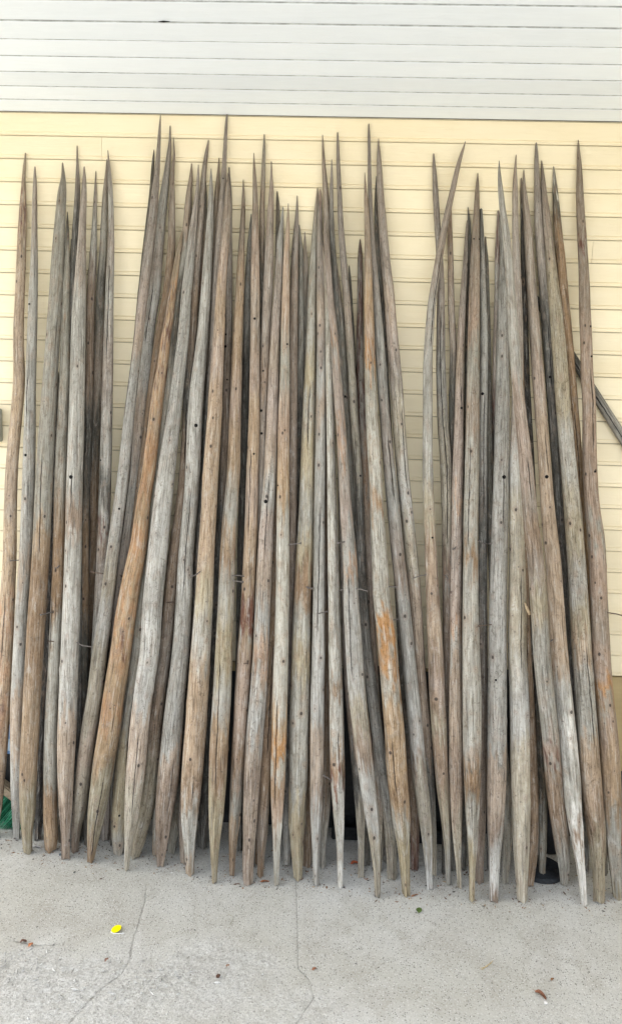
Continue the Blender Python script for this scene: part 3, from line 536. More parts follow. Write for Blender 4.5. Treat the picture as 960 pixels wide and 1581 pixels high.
  "430:b 1368:b", None, [], 'brown pole showing only low down, right behind the thick smooth olive pole'),
 ('66', 'h', "827,221,2;827.3,235,5;827.5,250,6.5;829,300,10;831,350,13;834.5,400,13.5;839,450,14.5;842.5,500,15.5;849,590,16;853,650,15;859,730,15;864,800,15;869,860,15;875,930,15;884,1010,16;890,1150,18;897,1250,16;903,1345,7",
  "221:n 380:n 500:d 600:d 1345:d", None, [(846, 583, 2.0)], 'dark grey pole with a tall tip, left of the broad yellowish grey pole'),
 ('67', '', "835.5,249,1.5;837,270,5;839,300,9;844.5,350,13.5;849,400,16;854,450,18.5;859,500,21;866.5,590,22.5;871,650,23.5;878,730,24.5;884,800,27;888.5,860,28;893,930,29.5;897.5,1010,30.5;902.5,1080,30.5;905.5,1120,31.5;911,1200,33;916,1250,30;921,1300,23;923.5,1350,15;924,1392,11",
  "249:n 340:n 450:y 600:y 700:l 820:y 900:l 960:y 1000:t 1030:g 1130:g 1150:t 1200:t 1260:b 1320:y 1392:y", (.3, 990, 1160), [], 'broad yellowish grey pole with a long crack low down, right of the split whitish foot'),
 ('68', 'h', "854,258,1.5;855,275,5;856.5,300,8.5;860,350,12.5;864.5,400,15;869,450,15;874,500,14.5;882,590,14;887,650,14;893,730,14;900,860,14;908,1000,15;918,1150,16;928,1280,13;932,1350,6",
  "258:d 290:w 300:d 380:b 450:b 600:b 640:b 1350:d", (-.2, 630, 750), [], 'dark brown rough pole behind the broad yellowish grey pole near the right'),
 ('69', '', "892,217,1.5;892.3,232,4;893.2,250,6.5;894.5,300,11.5;896.5,350,14.5;899.5,400,15.5;901.5,450,17;902,480,18.5;903,500,19;904,520,18;906,590,20;908.5,615,20;909,650,21;910,730,22.5;914,790,22.5;918,820,26;920.5,840,28;921,860,27;924,930,26.5;927,1010,28.5;932.5,1080,28;937,1120,29;942.5,1200,30;944.5,1250,29.5;946.5,1300,25;950,1350,17;952,1387,9",
  "217:n 360:n 375:r 395:n 450:n 550:p 572:p 580:t 592:p 700:p 800:p 830:g 850:p 900:p 960:n 1010:p 1040:p 1055:o 1095:t 1110:p 1180:t 1240:t 1270:g 1340:g 1387:y", None, [(914.5, 729, 1.6), (909, 506, 1.6), (910, 552, 1.6)], 'knobbly pinkish pole at the far right with a swelling at mid height'),
 ('70', 'h', "90,575,2;88,640,10;84.5,730,14;80,860,15;74,1010,15;67,1120,14;63,1200,13;59,1296,7",
  "575:d 640:d 730:k 1296:k", None, [], 'almost black pole added to darken the gap right of thick third pole from left'),  # added dark pole, stands in for shade between its neighbours
 ('71', 'h', "132,700,3;132,760,10;131,860,14;130,960,16;128,1060,17;126,1180,17;122,1250,13;120,1300,7",
  "700:d 900:b 1000:d 1300:d", None, [], 'short dark brown pole added to darken the gap left of the long slanting olive pole'),  # likewise added, its dark tone stands in for shade in the gap
 ('72', 'h', "822,452,4;830,466,10;845,490,12;889,562,14;925,620,15;960,675,16;1060,833,18;1200,1052,20;1330,1258,18;1360,1306,9",
  "452:d 600:d 640:g 1306:d", (-.3, 470, 1200), [], 'dark grey pole leaning diagonally across the yellow wall at the right edge'),
]
PAL = dict(g=(.335, .325, .29), l=(.415, .405, .37), n=(.315, .265, .22), t=(.385, .295, .21), o=(.43, .26, .145), r=(.16, .075, .052), d=(.12, .115, .10),  # d: dark weathered wood, darkened further to paint shade between poles
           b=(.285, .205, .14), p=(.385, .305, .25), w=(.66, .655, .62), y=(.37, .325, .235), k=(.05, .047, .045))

def pchip(x, y, q):
    """monotone cubic through (x, y)"""
    x = np.asarray(x, float); y = np.asarray(y, float); h = np.diff(x); dl = np.diff(y)/h
    d = np.zeros(len(x))
    for i in range(1, len(x)-1):
        if dl[i-1]*dl[i] > 0:
            w1 = 2*h[i]+h[i-1]; w2 = h[i]+2*h[i-1]; d[i] = (w1+w2)/(w1/dl[i-1]+w2/dl[i])
    d[0] = dl[0]; d[-1] = dl[-1]
    k = np.clip(np.searchsorted(x, q)-1, 0, len(h)-1); t = (q-x[k])/h[k]
    return ((1+2*t)*(1-t)**2*y[k]+t*(1-t)**2*h[k]*d[k]+t*t*(3-2*t)*y[k+1]+t*t*(t-1)*h[k]*d[k+1])
def smooth_line(x, y, q):
    """gently smoothed cubic (Catmull-Rom style) for the centre line"""
    x = np.asarray(x, float); y = np.asarray(y, float); h = np.diff(x); dl = np.diff(y)/h
    d = np.zeros(len(x)); d[1:-1] = (dl[:-1]*h[1:]+dl[1:]*h[:-1])/(h[1:]+h[:-1]); d[0] = dl[0]; d[-1] = dl[-1]
    k = np.clip(np.searchsorted(x, q)-1, 0, len(h)-1); t = (q-x[k])/h[k]
    return ((1+2*t)*(1-t)**2*y[k]+t*(1-t)**2*h[k]*d[k]+t*t*(3-2*t)*y[k+1]+t*t*(t-1)*h[k]*d[k+1])

def rays(px, py):
    px = np.asarray(px, float); py = np.asarray(py, float)
    return FW[None, :]+RT[None, :]*((px-480)/F_PX)[:, None]-UP[None, :]*((py-790.5)/F_PX)[:, None]
class Pole: pass
PP = []
for pid, flag, pts, cols, crack, holes, label in POLES:
    p = Pole(); p.id, p.flag, p.crack, p.holes, p.label = pid, flag, crack, holes, label
    a = np.array([[float(v) for v in s.split(',')] for s in pts.split(';')]); p.a = a
    p.cols = [(float(s.split(':')[0]), s.split(':')[1]) for s in cols.split()]
    a[-1, 2] = a[-1, 2]*1.15+2.6 if a[-1, 2] < 12 else a[-1, 2]; a[-2, 2] = max(a[-2, 2]*1.08, a[-1, 2]+.5)
    p.y0, p.y1 = a[0, 1], a[-1, 1]
    b = ground_at(a[-1, 0], a[-1, 1]); p.Yb = b.y
    if 'h' in flag: p.Yb = max(p.Yb, -.36)
    p.Yb = min(p.Yb, -.035); p.Yt = -.012; p.B = 0.
    p.rank = a[-1, 1]+(40 if 'f' in flag else 0)-(25 if 'h' in flag else 0)
    PP.append(p)
# find how far each pole must stand off the wall so that none runs through another
ROWS = np.arange(180, 1400, 15.)
G0 = None
for p in PP:
    ok = (ROWS > p.y0) & (ROWS < p.y1); p.ok = ok
    q = np.clip(ROWS, p.y0, p.y1)
    p.cx = smooth_line(p.a[:, 1], p.a[:, 0], q); p.cw = pchip(p.a[:, 1], p.a[:, 2], q)/2*2.9/F_PX
    g = rays(p.cx, q); p.gy = g[:, 1]; p.gz = g[:, 2]; p.xm = p.cx*2.9/F_PX
def prof(p, z, zt):
    t = np.clip(z/zt, 0, 1.0); return p.Yb+(p.Yt-p.Yb)*t+p.B*4*t*(1-t)
def solve_depth(p, gy, gz):
    g0 = ray(p.a[0, 0], p.a[0, 1]); tt = (p.Yt+CAM_D)/g0[1]; zt = CAM_H+tt*g0[2]; p.zt = zt
    Y = np.full(len(gy), -.15)
    for _ in range(6): Y = prof(p, CAM_H+(Y+CAM_D)/gy*gz, zt)
    return Y
for it in range(160):
    for p in PP: p.Y = solve_depth(p, p.gy, p.gz); p.dT = p.dB = p.dM = 0.; p.nn = 0
    worst = 0
    for i, p in enumerate(PP):
        for q in PP[i+1:]:
            f, b = (p, q) if p.rank >= q.rank else (q, p)
            R = f.cw+b.cw; dx = f.xm-b.xm; m_ = p.ok & q.ok & (np.abs(dx) < R)
            if not m_.any(): continue
            need = np.sqrt(np.maximum(R*R-dx*dx, 0))*.96; viol = np.where(m_, need-(b.Y-f.Y), 0)
            k = int(np.argmax(viol)); v = viol[k]
            if v < .0008: continue
            worst = max(worst, v)
            t = float(np.clip((CAM_H+(f.Y[k]+CAM_D)/f.gy[k]*f.gz[k])/f.zt, 0, 1))
            for o, s in ((f, -1), (b, 1)):
                o.dT += s*v*t*.22; o.dM += s*v*4*t*(1-t)*.10
                if 'h' in o.flag: o.dB += s*v*(1-t)*.22
    for p in PP:
        p.Yt = min(p.Yt+p.dT, -.010); p.B = max(-.05, min(.03, p.B+p.dM)); p.Yb = min(p.Yb+p.dB, -.03)
        # stay clear of the wall
        p.Y = solve_depth(p, p.gy, p.gz); over = np.max(np.where(p.ok, p.Y+p.cw+.006, -1))
        if over > 0: p.Yt -= over*.5; p.B -= over*.3
        p.Yt = max(p.Yt, -.33)
print('pole stack: worst overlap', round(worst, 4), 'deepest tip', min(p.Yt for p in PP))

NS = 24
def build_pole(p, seed):
    rs = np.random.RandomState(seed*31+5)
    ys = np.concatenate([np.linspace(p.y0, p.y0+20, 7)[:-1], np.arange(p.y0+20, p.y1-10, 6.0), np.linspace(p.y1-10, p.y1, 5)])
    cx = smooth_line(p.a[:, 1], p.a[:, 0], ys); w = pchip(p.a[:, 1], p.a[:, 2], ys)
    # take the hand-read jitter out of the outline away from the ends
    def soften(v, sg):
        q = np.arange(p.y0, p.y1+.5, 2.0); u = np.interp(q, ys, v); k_ = np.exp(-.5*(np.arange(-3*sg, 3*sg+1, 2)/sg)**2); k_ /= k_.sum(); h_ = len(k_)//2
        pad = np.concatenate([2*u[0]-u[1:h_+1][::-1], u, 2*u[-1]-u[-h_-1:-1][::-1]]); sm = np.convolve(pad, k_, 'valid')
        sm = np.interp(ys, q, sm[:len(q)]); e_ = np.clip(np.minimum(ys-p.y0-25, p.y1-70-ys)/60, 0, 1); return v*(1-e_)+sm*e_
    w = soften(w, 26); cx = soften(cx, 12)
    g = rays(cx, ys); Y = solve_depth(p, g[:, 1], g[:, 2])
    t = (Y+CAM_D)/g[:, 1]; P = np.stack([t*g[:, 0], Y, CAM_H+t*g[:, 2]], 1)
    P[:, 2] -= P[-1, 2]*np.clip((ys-1100)/(p.y1-1100), 0, 1)       # the foot stands on the slab
    if 'h' in p.flag: pass
    r = w/2*t/F_PX*np.linalg.norm(g, axis=1)**0
    T = np.gradient(P, axis=0); T /= np.linalg.norm(T, axis=1)[:, None]
    Xa = np.array([1., 0, 0])[None]-T*T[:, :1]; Xa /= np.linalg.norm(Xa, axis=1)[:, None]
    Ya = np.cross(T, Xa)                          # T points down, Ya towards the viewer side or away
    Ya *= np.where(Ya[:, 1:2] > 0, -1, 1)         # towards the viewer
    s = np.concatenate([[0], np.cumsum(np.linalg.norm(np.diff(P, axis=0), axis=1))])
    n = len(ys); th = (np.arange(NS)/NS*2*np.pi)[None, :]+np.zeros((n, 1)); S_ = s[:, None]
    # shape: knots, oval, axe-cut facets at foot and tip, shallow flutes
    sh = 1+.018*np.sin(2*th+rs.rand()*6+S_*1.1)+.013*np.sin(3*th+rs.rand()*6-S_*2.3)+.011*np.sin(5*th+rs.rand()*6+S_*3.1)
    sh += .009*np.sin(S_*rs.uniform(9, 14)+rs.rand()*6+np.sin(th))+.006*np.sin(S_*rs.uniform(25, 38)+rs.rand()*6+2*np.sin(th+rs.rand()*6))
    for _ in range(12):
        a0, s0 = rs.rand()*2*np.pi, rs.rand()*s[-1]; dth = np.angle(np.exp(1j*(th-a0)))
        sh += rs.uniform(.03, .085)*np.exp(-(dth/.42)**2-((S_-s0)/.014)**2)
    wm = np.max(w[ys > p.y1-260]) if n > 5 else 20
    fb = np.clip((ys-(p.y1-200))/60, 0, 1)[:, None]*np.clip((wm-w)/(wm*.25), 0, 1)[:, None]
    ft = np.clip((p.y0+110-ys)/60, 0, 1)[:, None]
    def facet(nf, ph):
        u = (th+ph) % (2*np.pi/nf)-np.pi/nf; return np.cos(np.pi/nf)/np.cos(u)
    q_ = 2*np.pi/24; f1 = facet(6, q_*rs.randint(24))*1.10; f2 = facet(4, q_*rs.randint(24))*.75*1.22+.25*1.0; f3 = facet(4, rs.rand()*6)*1.26
    sh = sh*(1-fb+fb*(f1 if seed % 2 else f2))*(1-ft*.7+ft*.7*f3)
    # main crack: a real groove plus a fine dark line in the material
    crk = np.full((n, NS), .5)
    if p.crack is not None: off, c0, c1 = p.crack
    else: off, c0, c1 = rs.uniform(-.7, .7), p.y0+rs.uniform(150, 800), 0; c1 = c0+rs.uniform(60, 190)
    tc = math.asin(max(-.95, min(.95, off)))
    lin = tc+.10*np.sin(s*2.3+rs.rand()*6)+.05*np.sin(s*9+rs.rand()*6)
    dth = np.angle(np.exp(1j*(th-lin[:, None])))
    end = np.clip(np.minimum(ys-c0, c1-ys)/25, -1, 1)[:, None]
    crk = dth*r[:, None]; crm = np.clip(end, 0, 1)*(np.abs(dth) < 1.1)
    sh -= .05*np.exp(-(dth/.16)**2)*np.clip(end, 0, 1)
    rad = r[:, None]*sh*.965
    V = P[:, None, :]+Xa[:, None, :]*(np.sin(th)*rad)[..., None]+Ya[:, None, :]*(np.cos(th)*rad)[..., None]
    # feet are bruised: uneven lower rim, kept on the slab
    V[-1, :, 2] = np.maximum(.0, .004+.004*np.sin(th[0]*3+seed)); V[..., 2] = np.maximum(V[..., 2], -.0015)
    V[-2, :, 2] = np.maximum(V[-2, :, 2], V[-1, :, 2]+.002)
    V[..., 1] = np.minimum(V[..., 1], -.0070)
    verts = V.reshape(-1, 3)
    i = np.arange(n-1)[:, None]*NS; k = np.arange(NS)[None, :]
    quads = np.stack([i+k, i+(k+1) % NS, i+NS+(k+1) % NS, i+NS+k], -1).reshape(-1, 4)
    base = P[-1].copy(); base[2] = 0
    verts = verts-base
    top_c = P[0]-T[0]*.004-base; bot_c = P[-1]-base; bot_c[2] = .003
    verts = np.concatenate([verts, [top_c, bot_c]]); nt_ = n*NS
    tris = [(nt_, (k_+1) % NS, k_) for k_ in range(NS)]+[(nt_+1, (n-1)*NS+k_, (n-1)*NS+(k_+1) % NS) for k_ in range(NS)]
    me = bpy.data.meshes.new('wooden_pole')
    me.vertices.add(len(verts)); me.vertices.foreach_set('co', verts.astype(np.float32).ravel())
    li = np.concatenate([quads.ravel(), np.array(tris).ravel()]).astype(np.int32)
    me.loops.add(len(li)); me.loops.foreach_set('vertex_index', li)
    ls = np.concatenate([np.arange(len(quads))*4, len(quads)*4+np.arange(len(tris))*3]).astype(np.int32)
    me.polygons.add(len(ls)); me.polygons.foreach_set('loop_start', ls); me.update(calc_edges=True)
    fl = np.ones(len(ls), bool); fl[:len(quads)] = np.repeat(fb[:-1, 0] < .55, NS); fl[len(quads):] = False
    me.polygons.foreach_set('use_smooth', fl)
    # wood tone along the pole, its borders uneven around the girth
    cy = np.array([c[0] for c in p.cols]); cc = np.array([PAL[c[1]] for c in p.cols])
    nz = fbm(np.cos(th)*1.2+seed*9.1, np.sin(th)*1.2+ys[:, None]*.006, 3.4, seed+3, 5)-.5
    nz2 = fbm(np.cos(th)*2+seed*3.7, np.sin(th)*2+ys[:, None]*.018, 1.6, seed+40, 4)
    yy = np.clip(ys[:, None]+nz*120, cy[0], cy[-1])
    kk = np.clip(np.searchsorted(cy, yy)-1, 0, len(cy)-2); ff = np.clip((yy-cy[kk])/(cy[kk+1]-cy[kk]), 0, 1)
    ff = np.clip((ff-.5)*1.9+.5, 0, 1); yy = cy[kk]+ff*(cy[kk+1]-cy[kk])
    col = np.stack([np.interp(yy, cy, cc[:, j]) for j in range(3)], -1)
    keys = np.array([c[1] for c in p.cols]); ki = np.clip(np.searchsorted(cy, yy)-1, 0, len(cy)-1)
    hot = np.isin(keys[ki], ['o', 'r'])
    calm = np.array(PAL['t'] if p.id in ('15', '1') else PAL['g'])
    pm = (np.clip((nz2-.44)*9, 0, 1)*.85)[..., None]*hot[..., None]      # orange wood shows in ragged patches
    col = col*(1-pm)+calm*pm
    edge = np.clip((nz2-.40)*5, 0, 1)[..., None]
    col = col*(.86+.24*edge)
    if p.id in ('1', '15'): col = col*np.array([1.05, .95, .72])     # freshly peeled, still orange
    full = np.ones((len(verts), 4), np.float32); full[:nt_, :3] = col.reshape(-1, 3); full[nt_, :3] = col[0, 0]; full[nt_+1, :3] = col[-1, 0]
    a = me.color_attributes.new('Col', 'FLOAT_COLOR', 'POINT'); a.data.foreach_set('color', full.ravel())
    rn = max(.016, float(np.median(r)))
    wv = np.zeros((len(verts), 3), np.float32); wv[:nt_] = np.stack([np.sin(th)*rn, np.cos(th)*rn, S_+0*th], -1).reshape(-1, 3)
    wv[nt_+1] = (0, 0, s[-1])
    a = me.attributes.new('wood', 'FLOAT_VECTOR', 'POINT'); a.data.foreach_set('vector', wv.ravel())
    ca = np.full(len(verts), .5, np.float32); ca[:nt_] = crk.reshape(-1)
    a = me.attributes.new('crk', 'FLOAT', 'POINT'); a.data.foreach_set('value', ca)
    ca = np.zeros(len(verts), np.float32); ca[:nt_] = crm.reshape(-1)
    a = me.attributes.new('crm', 'FLOAT', 'POINT'); a.data.foreach_set('value', ca)
    me.materials.append(M_wood)
    o = bpy.data.objects.new('wooden_pole', me); o.location = base; link(o)
    tag(o, p.label, 'pole', 'sharpened wooden poles leaning against the yellow wall')
    p.obj = o; p.base = base; p.ys = ys; p.P = P; p.r = r; p.cxs = cx; p.w = w; p.Xa = Xa; p.Ya = Ya; p.T = T
    # drilled holes: short dark sockets let into the front of the pole
    for hx, hy, hr in p.holes:
        pos, nrm, rr = surf(p, hx, hy); hr = hr*2.75/F_PX
        bm = bmesh.new(); bmesh.ops.create_cone(bm, segments=14, radius1=hr, radius2=hr*.93, depth=.004, cap_ends=True)
        for v in bm.verts: v.co.x *= 1+.1*math.sin(v.co.y*900); v.co.y *= 1.08
        rot = Vector(nrm).to_track_quat('Z', 'Y').to_matrix().to_4x4(); bm.transform(rot)
        bmesh.ops.translate(bm, vec=Vector(pos)-Vector(nrm)*.0012-Vector(base), verts=bm.verts)
        bm_obj('drilled_hole', bm, M_hole, o)
    return o
def surf(p, hx, hy):
    i = int(np.argmin(np.abs(p.ys-hy))); cxi = np.interp(hy, p.ys, p.cxs); w = p.w[i]
    u = max(-.93, min(.93, (hx-cxi)/(w/2))); a = math.asin(u); c = np.array([np.interp(hy, p.ys, p.P[:, j]) for j in range(3)])
    n = p.Xa[i]*math.sin(a)+p.Ya[i]*math.cos(a)
    return c+n*p.r[i], n, p.r[i]
BY = {}
for i, p in enumerate(PP):
    build_pole(p, i+1); BY[p.id] = p

# ------------------------------------------------------------------ nails and the twig stub (parts of their poles)
# pole, where it enters the wood, where the head is, length towards the viewer (m), bent, iron
NAILS = [('4', 83, 944, 75, 946, .03, 0, 1), ('4', 96, 872, 88, 876, .01, 1, 1), ('7', 122, 990, 143, 996, .01, 1, 1), ('4', 92, 989, 77, 987, .01, 0, 0),
         ('12', 157, 887, 140, 883, .01, 0, 0), ('13', 187, 887, 196, 888, .02, 0, 0), ('18', 256, 930, 274, 928, .02, 0, 0), ('23', 311, 881, 302, 888, .02, 1, 1),
         ('25', 361, 896, 371, 896, .03, 0, 1), ('27', 377, 890, 364, 887, .02, 1, 1), ('27', 368, 1024, 387, 1022, .015, 0, 0), ('32', 446, 841, 460, 838, .02, 0, 1),
         ('37', 484, 908, 478, 907, .01, 0, 1), ('48', 523, 912, 534, 909, .015, 1, 1), ('41', 550, 909, 562, 911, .02, 1, 1), ('48', 507, 943, 497, 945, .03, 0, 1),
         ('44', 604, 906, 613, 906, .01, 0, 1), ('52', 656, 887, 642, 890, .02, 1, 1), ('51', 676, 887, 688, 892, .02, 1, 1), ('55', 713, 838, 693, 847, .02, 0, 1),
         ('56', 739, 834, 743, 842, .02, 1, 1), ('57', 743, 839, 755, 838, .03, 0, 1), ('55', 694, 914, 700, 913, .03, 0, 0), ('60', 756, 964, 743, 963, .04, 0, 0),
         ('63', 850, 986, 834, 990, .02, 1, 1), ('67', 874, 987, 898, 993, .02, 1, 1), ('69', 934, 945, 950, 949, .04, 1, 0), ('48', 511, 1204, 504, 1192, .02, 1, 1),
         ('45', 612, 954, 605, 955, .01, 0, 1), ('36', 473, 905, 481, 907, .01, 0, 1), ('41', 531, 836, 527, 836, .03, 0, 1), ('2', 31, 865, 25, 865, .02, 0, 1)]
for pid, x0, y0, x1, y1, out, bent, iron in NAILS:
    p = BY[pid]; pos, nrm, rr = surf(p, x0, y0); k = 2.75/F_PX
    d = RT*(x1-x0)*k-UP*(y1-y0)*k; d = Vector(d)+Vector(nrm)*out*.6+Vector((0, -.6*out, 0))
    a = Vector(pos)-Vector(nrm)*.004-d.normalized()*.004; e = Vector(pos)+d
    mid = (a+e)/2+(Vector((0, -.006, .004 if (x0+y0) % 2 else -.004)) if bent else Vector((0, 0, 0)))
    b = Vector(p.base)
    V, Fc = tube([a-b, mid-b, e-b], [.0022, .0022, .0020], 7)
    dn = (e-mid).normalized(); V2, F2 = tube([e-b-dn*.0004, e-b+dn*.0012], [.0046, .0042], 10)
    Fc += [tuple(i+len(V) for i in f) for f in F2]; V += V2
    mesh_obj('nail', V, Fc, M_nail2 if iron else M_nail, p.obj)
# broken twig on the olive pole
p = BY['62']; pos, nrm, rr = surf(p, 808, 929); b = Vector(p.base)
q0 = Vector(pos)-Vector(nrm)*.004; k = 2.75/F_PX
q1 = q0+Vector(RT)*6.5*k-Vector(UP)*17*k+Vector((0, -.012, 0))
mid = (q0+q1)/2+Vector((-.001, -.003, 0))
V, Fc = tube([q0-b, mid-b, q1-b, q1-b+Vector((.001, -.001, -.003))], [.0030, .0055, .0062, .0042], 9)
M_twig = flat('broken_twig', (.40, .30, .19), .8, .3, 200)
mesh_obj('twig_stub', V, Fc, M_twig, p.obj, smooth=True)

# ------------------------------------------------------------------ things behind and in front of the poles
M_black = flat('black_plastic', (.012, .013, .014), .5, .3, 60)
M_rub = flat('black_rubber', (.022, .024, .027), .7, .3, 120)
M_green = flat('green_bristles', (.045, .36, .18), .5, .75, 260)
M_blockw = flat('broom_wood', (.42, .34, .24), .7, .25, 60)
M_blue = flat('blue_plastic', (.14, .27, .48), .4, .2, 50)
M_grn_box = flat('grey_green_enamel', (.36, .38, .33), .5, .1)
M_brick = flat('red_brick', (.33, .085, .04), .9, .35, 120)

# black sheet added to paint in the shade behind the feet
def sheet():
    x0, x1 = at_depth(60, 1150, -.03).x, at_depth(884, 1150, -.03).x; nx, nz = 90, 16; V = []; Fc = []
    for sd in (0, 1):
        for j in range(nz+1):
            for i in range(nx+1):
                x = x0+(x1-x0)*i/nx; z = .004+(.68+.03*math.sin(x*3.1)+.015*math.sin(x*11))*j/nz
                y = -.0235-.0035*math.sin(x*17+z*3)-.002*math.sin(x*41+1)-.004*(1-j/nz)+(.0015 if sd else 0)
                V.append((x, y, z))
    m_ = (nx+1)*(nz+1)
    for j in range(nz):
        for i in range(nx):
            a = j*(nx+1)+i; q = (a, a+1, a+nx+2, a+nx+1); Fc.append(q); Fc.append(tuple(m_+v for v in q[::-1]))
    rim = [j*(nx+1) for j in range(nz+1)]; rim2 = [j*(nx+1)+nx for j in range(nz+1)]
    for rr in (rim, rim2):
        for a, b in zip(rr[:-1], rr[1:]): Fc.append((a, b, m_+b, m_+a))
    for i in range(nx):
        a = nz*(nx+1)+i; Fc.append((a, a+1, m_+a+1, m_+a)); Fc.append((i, i+1, m_+i+1, m_+i))
    o = mesh_obj('gap_shade_sheet', V, Fc, M_black, None, True)
    tag(o, 'black sheet added as shade in the gaps behind the feet of the poles', 'sheet')
sheet()
# low black tray against the wall
def tray():
    a, b = ground_at(512, 1322), ground_at(722, 1330); c = (a+b)/2; L = (b-a).length; h = .055; ft = a.y
    t = tag(empty('plastic_tray', (c.x, -.075, 0)), 'low black plastic tray on the ground behind the poles at the centre', 'tray')
    bm_obj('tray_base', box_bm((0, 0, .010), (L, .085, .012)), M_black, t)
    for y in (-.043, .043): bm_obj('tray_side', box_bm((0, y, h/2+.004), (L, .006, h), bevel=.002), M_black, t)
    for x in (-L/2, L/2): bm_obj('tray_end', box_bm((x, 0, h/2+.004), (.006, .080, h-.002), bevel=.002), M_black, t)
    for z in (.022, .040): bm_obj('rib', box_bm((0, -.0475, z), (L, .004, .005), bevel=.001), M_black, t)
tray()
# ribbed rubber mat under the almost black pole
def mat_disc():
    c = ground_at(842, 1364); cx, cy, r = c.x, c.y+.082, .086
    V = []; Fc = []; n = 48; prof = [(0, .012)]
    for k in range(12):
        r0 = r*(k+.4)/12.6; prof += [(r0, .012), (r0+.0018, .0165), (r0+.0042, .0165), (r0+.006, .012)]
    prof += [(r-.001, .012), (r+.002, .008), (r+.002, .0005)]
    for rr, z in prof[1:]:
        for i in range(n): V.append((rr*math.cos(2*math.pi*i/n), rr*math.sin(2*math.pi*i/n), z))
    V.append((0, 0, .012)); m_ = len(prof)-1
    for j in range(m_-1):
        for i in range(n): Fc.append((j*n+i, j*n+(i+1) % n, (j+1)*n+(i+1) % n, (j+1)*n+i)[::-1])
    for i in range(n): Fc.append((len(V)-1, i, (i+1) % n))
    o = mesh_obj('rubber_mat', V, Fc, M_rub); o.location = (cx, cy, 0)
    tag(o, 'round ribbed black rubber mat on the ground between the feet at the right', 'mat')
mat_disc()
# broom head
def broom():
    Y = -.115; A, B = at_depth(-18, 1197, Y), at_depth(64, 1257, Y); c = (A+B)/2; ax = (B-A).normalized(); L = (B-A).length
    t = tag(empty('broom', (c.x, Y, 0)), 'green bristled wooden broom head on the ground behind the leftmost poles', 'broom')
    ang = math.atan2(-ax.z, ax.x); up = Vector((math.sin(ang), 0, math.cos(ang)))
    bm_obj('head_block', box_bm((0, 0, c.z), (L, .045, .040), Matrix.Rotation(0, 3, 'Z'), .006), M_blockw, t)
    hb = t.children[0]; hb.data.transform(Matrix.Translation((0, 0, c.z)) @ Matrix.Rotation(ang, 4, 'Y') @ Matrix.Translation((0, 0, -c.z)))
    V = []; Fc = []
    for i in range(46):
        for j in range(5):
            for q in range(4):
                u = (i+.5)/46*2-1; w = (j-2)/2
                p0 = Vector((0, 0, c.z))+ax*(u*L*.48+rng.uniform(-.002, .002))+Vector((0, w*.017+rng.uniform(-.002, .002), 0))-up*.018
                ln = rng.uniform(.105, .135); dr = (-up+ax*(u*.16+rng.uniform(-.06, .06)-.05)+Vector((0, w*.16+rng.uniform(-.06, .06), 0))).normalized()
                p2 = p0+dr*ln
                if p2.z < .003: p2.z = .003
                if p2.y+Y > -.035: p2.y = -.035-Y
                pm = p0+dr*ln*.55+Vector((rng.uniform(-.003, .003), rng.uniform(-.003, .003), 0)); pm.z = max(pm.z, .004)
                s0 = len(V)
                for pp, r in ((p0, .0012), (pm, .0011), (p2, .0007)):
                    for k in range(3): V.append(pp+Vector((math.cos(k*2.09)*r, math.sin(k*2.09)*r, 0)))
                for a in (0, 3):
                    for k in range(3): Fc.append((s0+a+k, s0+a+(k+1) % 3, s0+a+3+(k+1) % 3, s0+a+3+k))
    o = mesh_obj('bristles', V, Fc, M_green, t); o['kind'] = 'stuff'
    o.data.materials.append(flat('green_bristles_dark', (.012, .12, .06), .6, .3, 200)); o.data.materials.append(flat('green_bristles_pale', (.16, .56, .36), .45, .3, 200))
    mi = []
    for i in range(len(Fc)//6): mi += [(0, 1, 2, 1, 0, 2, 1)[(i//3+rng.randrange(2)) % 7]]*6
    o.data.polygons.foreach_set('material_index', mi)
broom()
def simple(name, bm, mat, label, cat, loc=(0, 0, 0)):
    o = bm_obj(name, bm, mat); o.location = loc; return tag(o, label, cat)
# blue canister on a black crate, left edge
def canister():
    Y = -.075; a, b = at_depth(5, 1160, Y), at_depth(34, 1117, Y)
    t = tag(empty('blue_canister', ((a.x+b.x)/2, Y, a.z)), 'small blue plastic canister on a black crate behind the leftmost poles', 'canister')
    w, h = b.x-a.x, b.z-a.z
    bm_obj('body', box_bm((0, 0, h/2), (w, .06, h), bevel=.008), M_blue, t)
    bm_obj('label_band', box_bm((0, -.0305, h*.35), (w*.9, .002, h*.4), bevel=.0005), flat('pale_blue_label', (.45, .58, .70), .5), t)
    bm = bmesh.new(); bmesh.ops.create_cone(bm, segments=16, radius1=.014, radius2=.013, depth=.016, cap_ends=True); bmesh.ops.translate(bm, vec=(0, 0, h+.008), verts=bm.verts)
    bm_obj('screw_cap', bm, M_black, t)
    c0, c1 = at_depth(-8, 1200, Y), at_depth(58, 1162, Y)
    cr = tag(empty('black_crate', ((c0.x+c1.x)/2, -.062, 0)), 'black plastic crate on the ground behind the broom', 'crate'); W_ = c1.x-c0.x; H_ = a.z-.002
    bm_obj('crate_body', box_bm((0, 0, H_/2), (W_, .066, H_), bevel=.004), M_black, cr)
    for z in (.3, .6, .93): bm_obj('rim', box_bm((0, -.001, H_*z), (W_+.008, .072, .010), bevel=.002), M_black, cr)
canister()
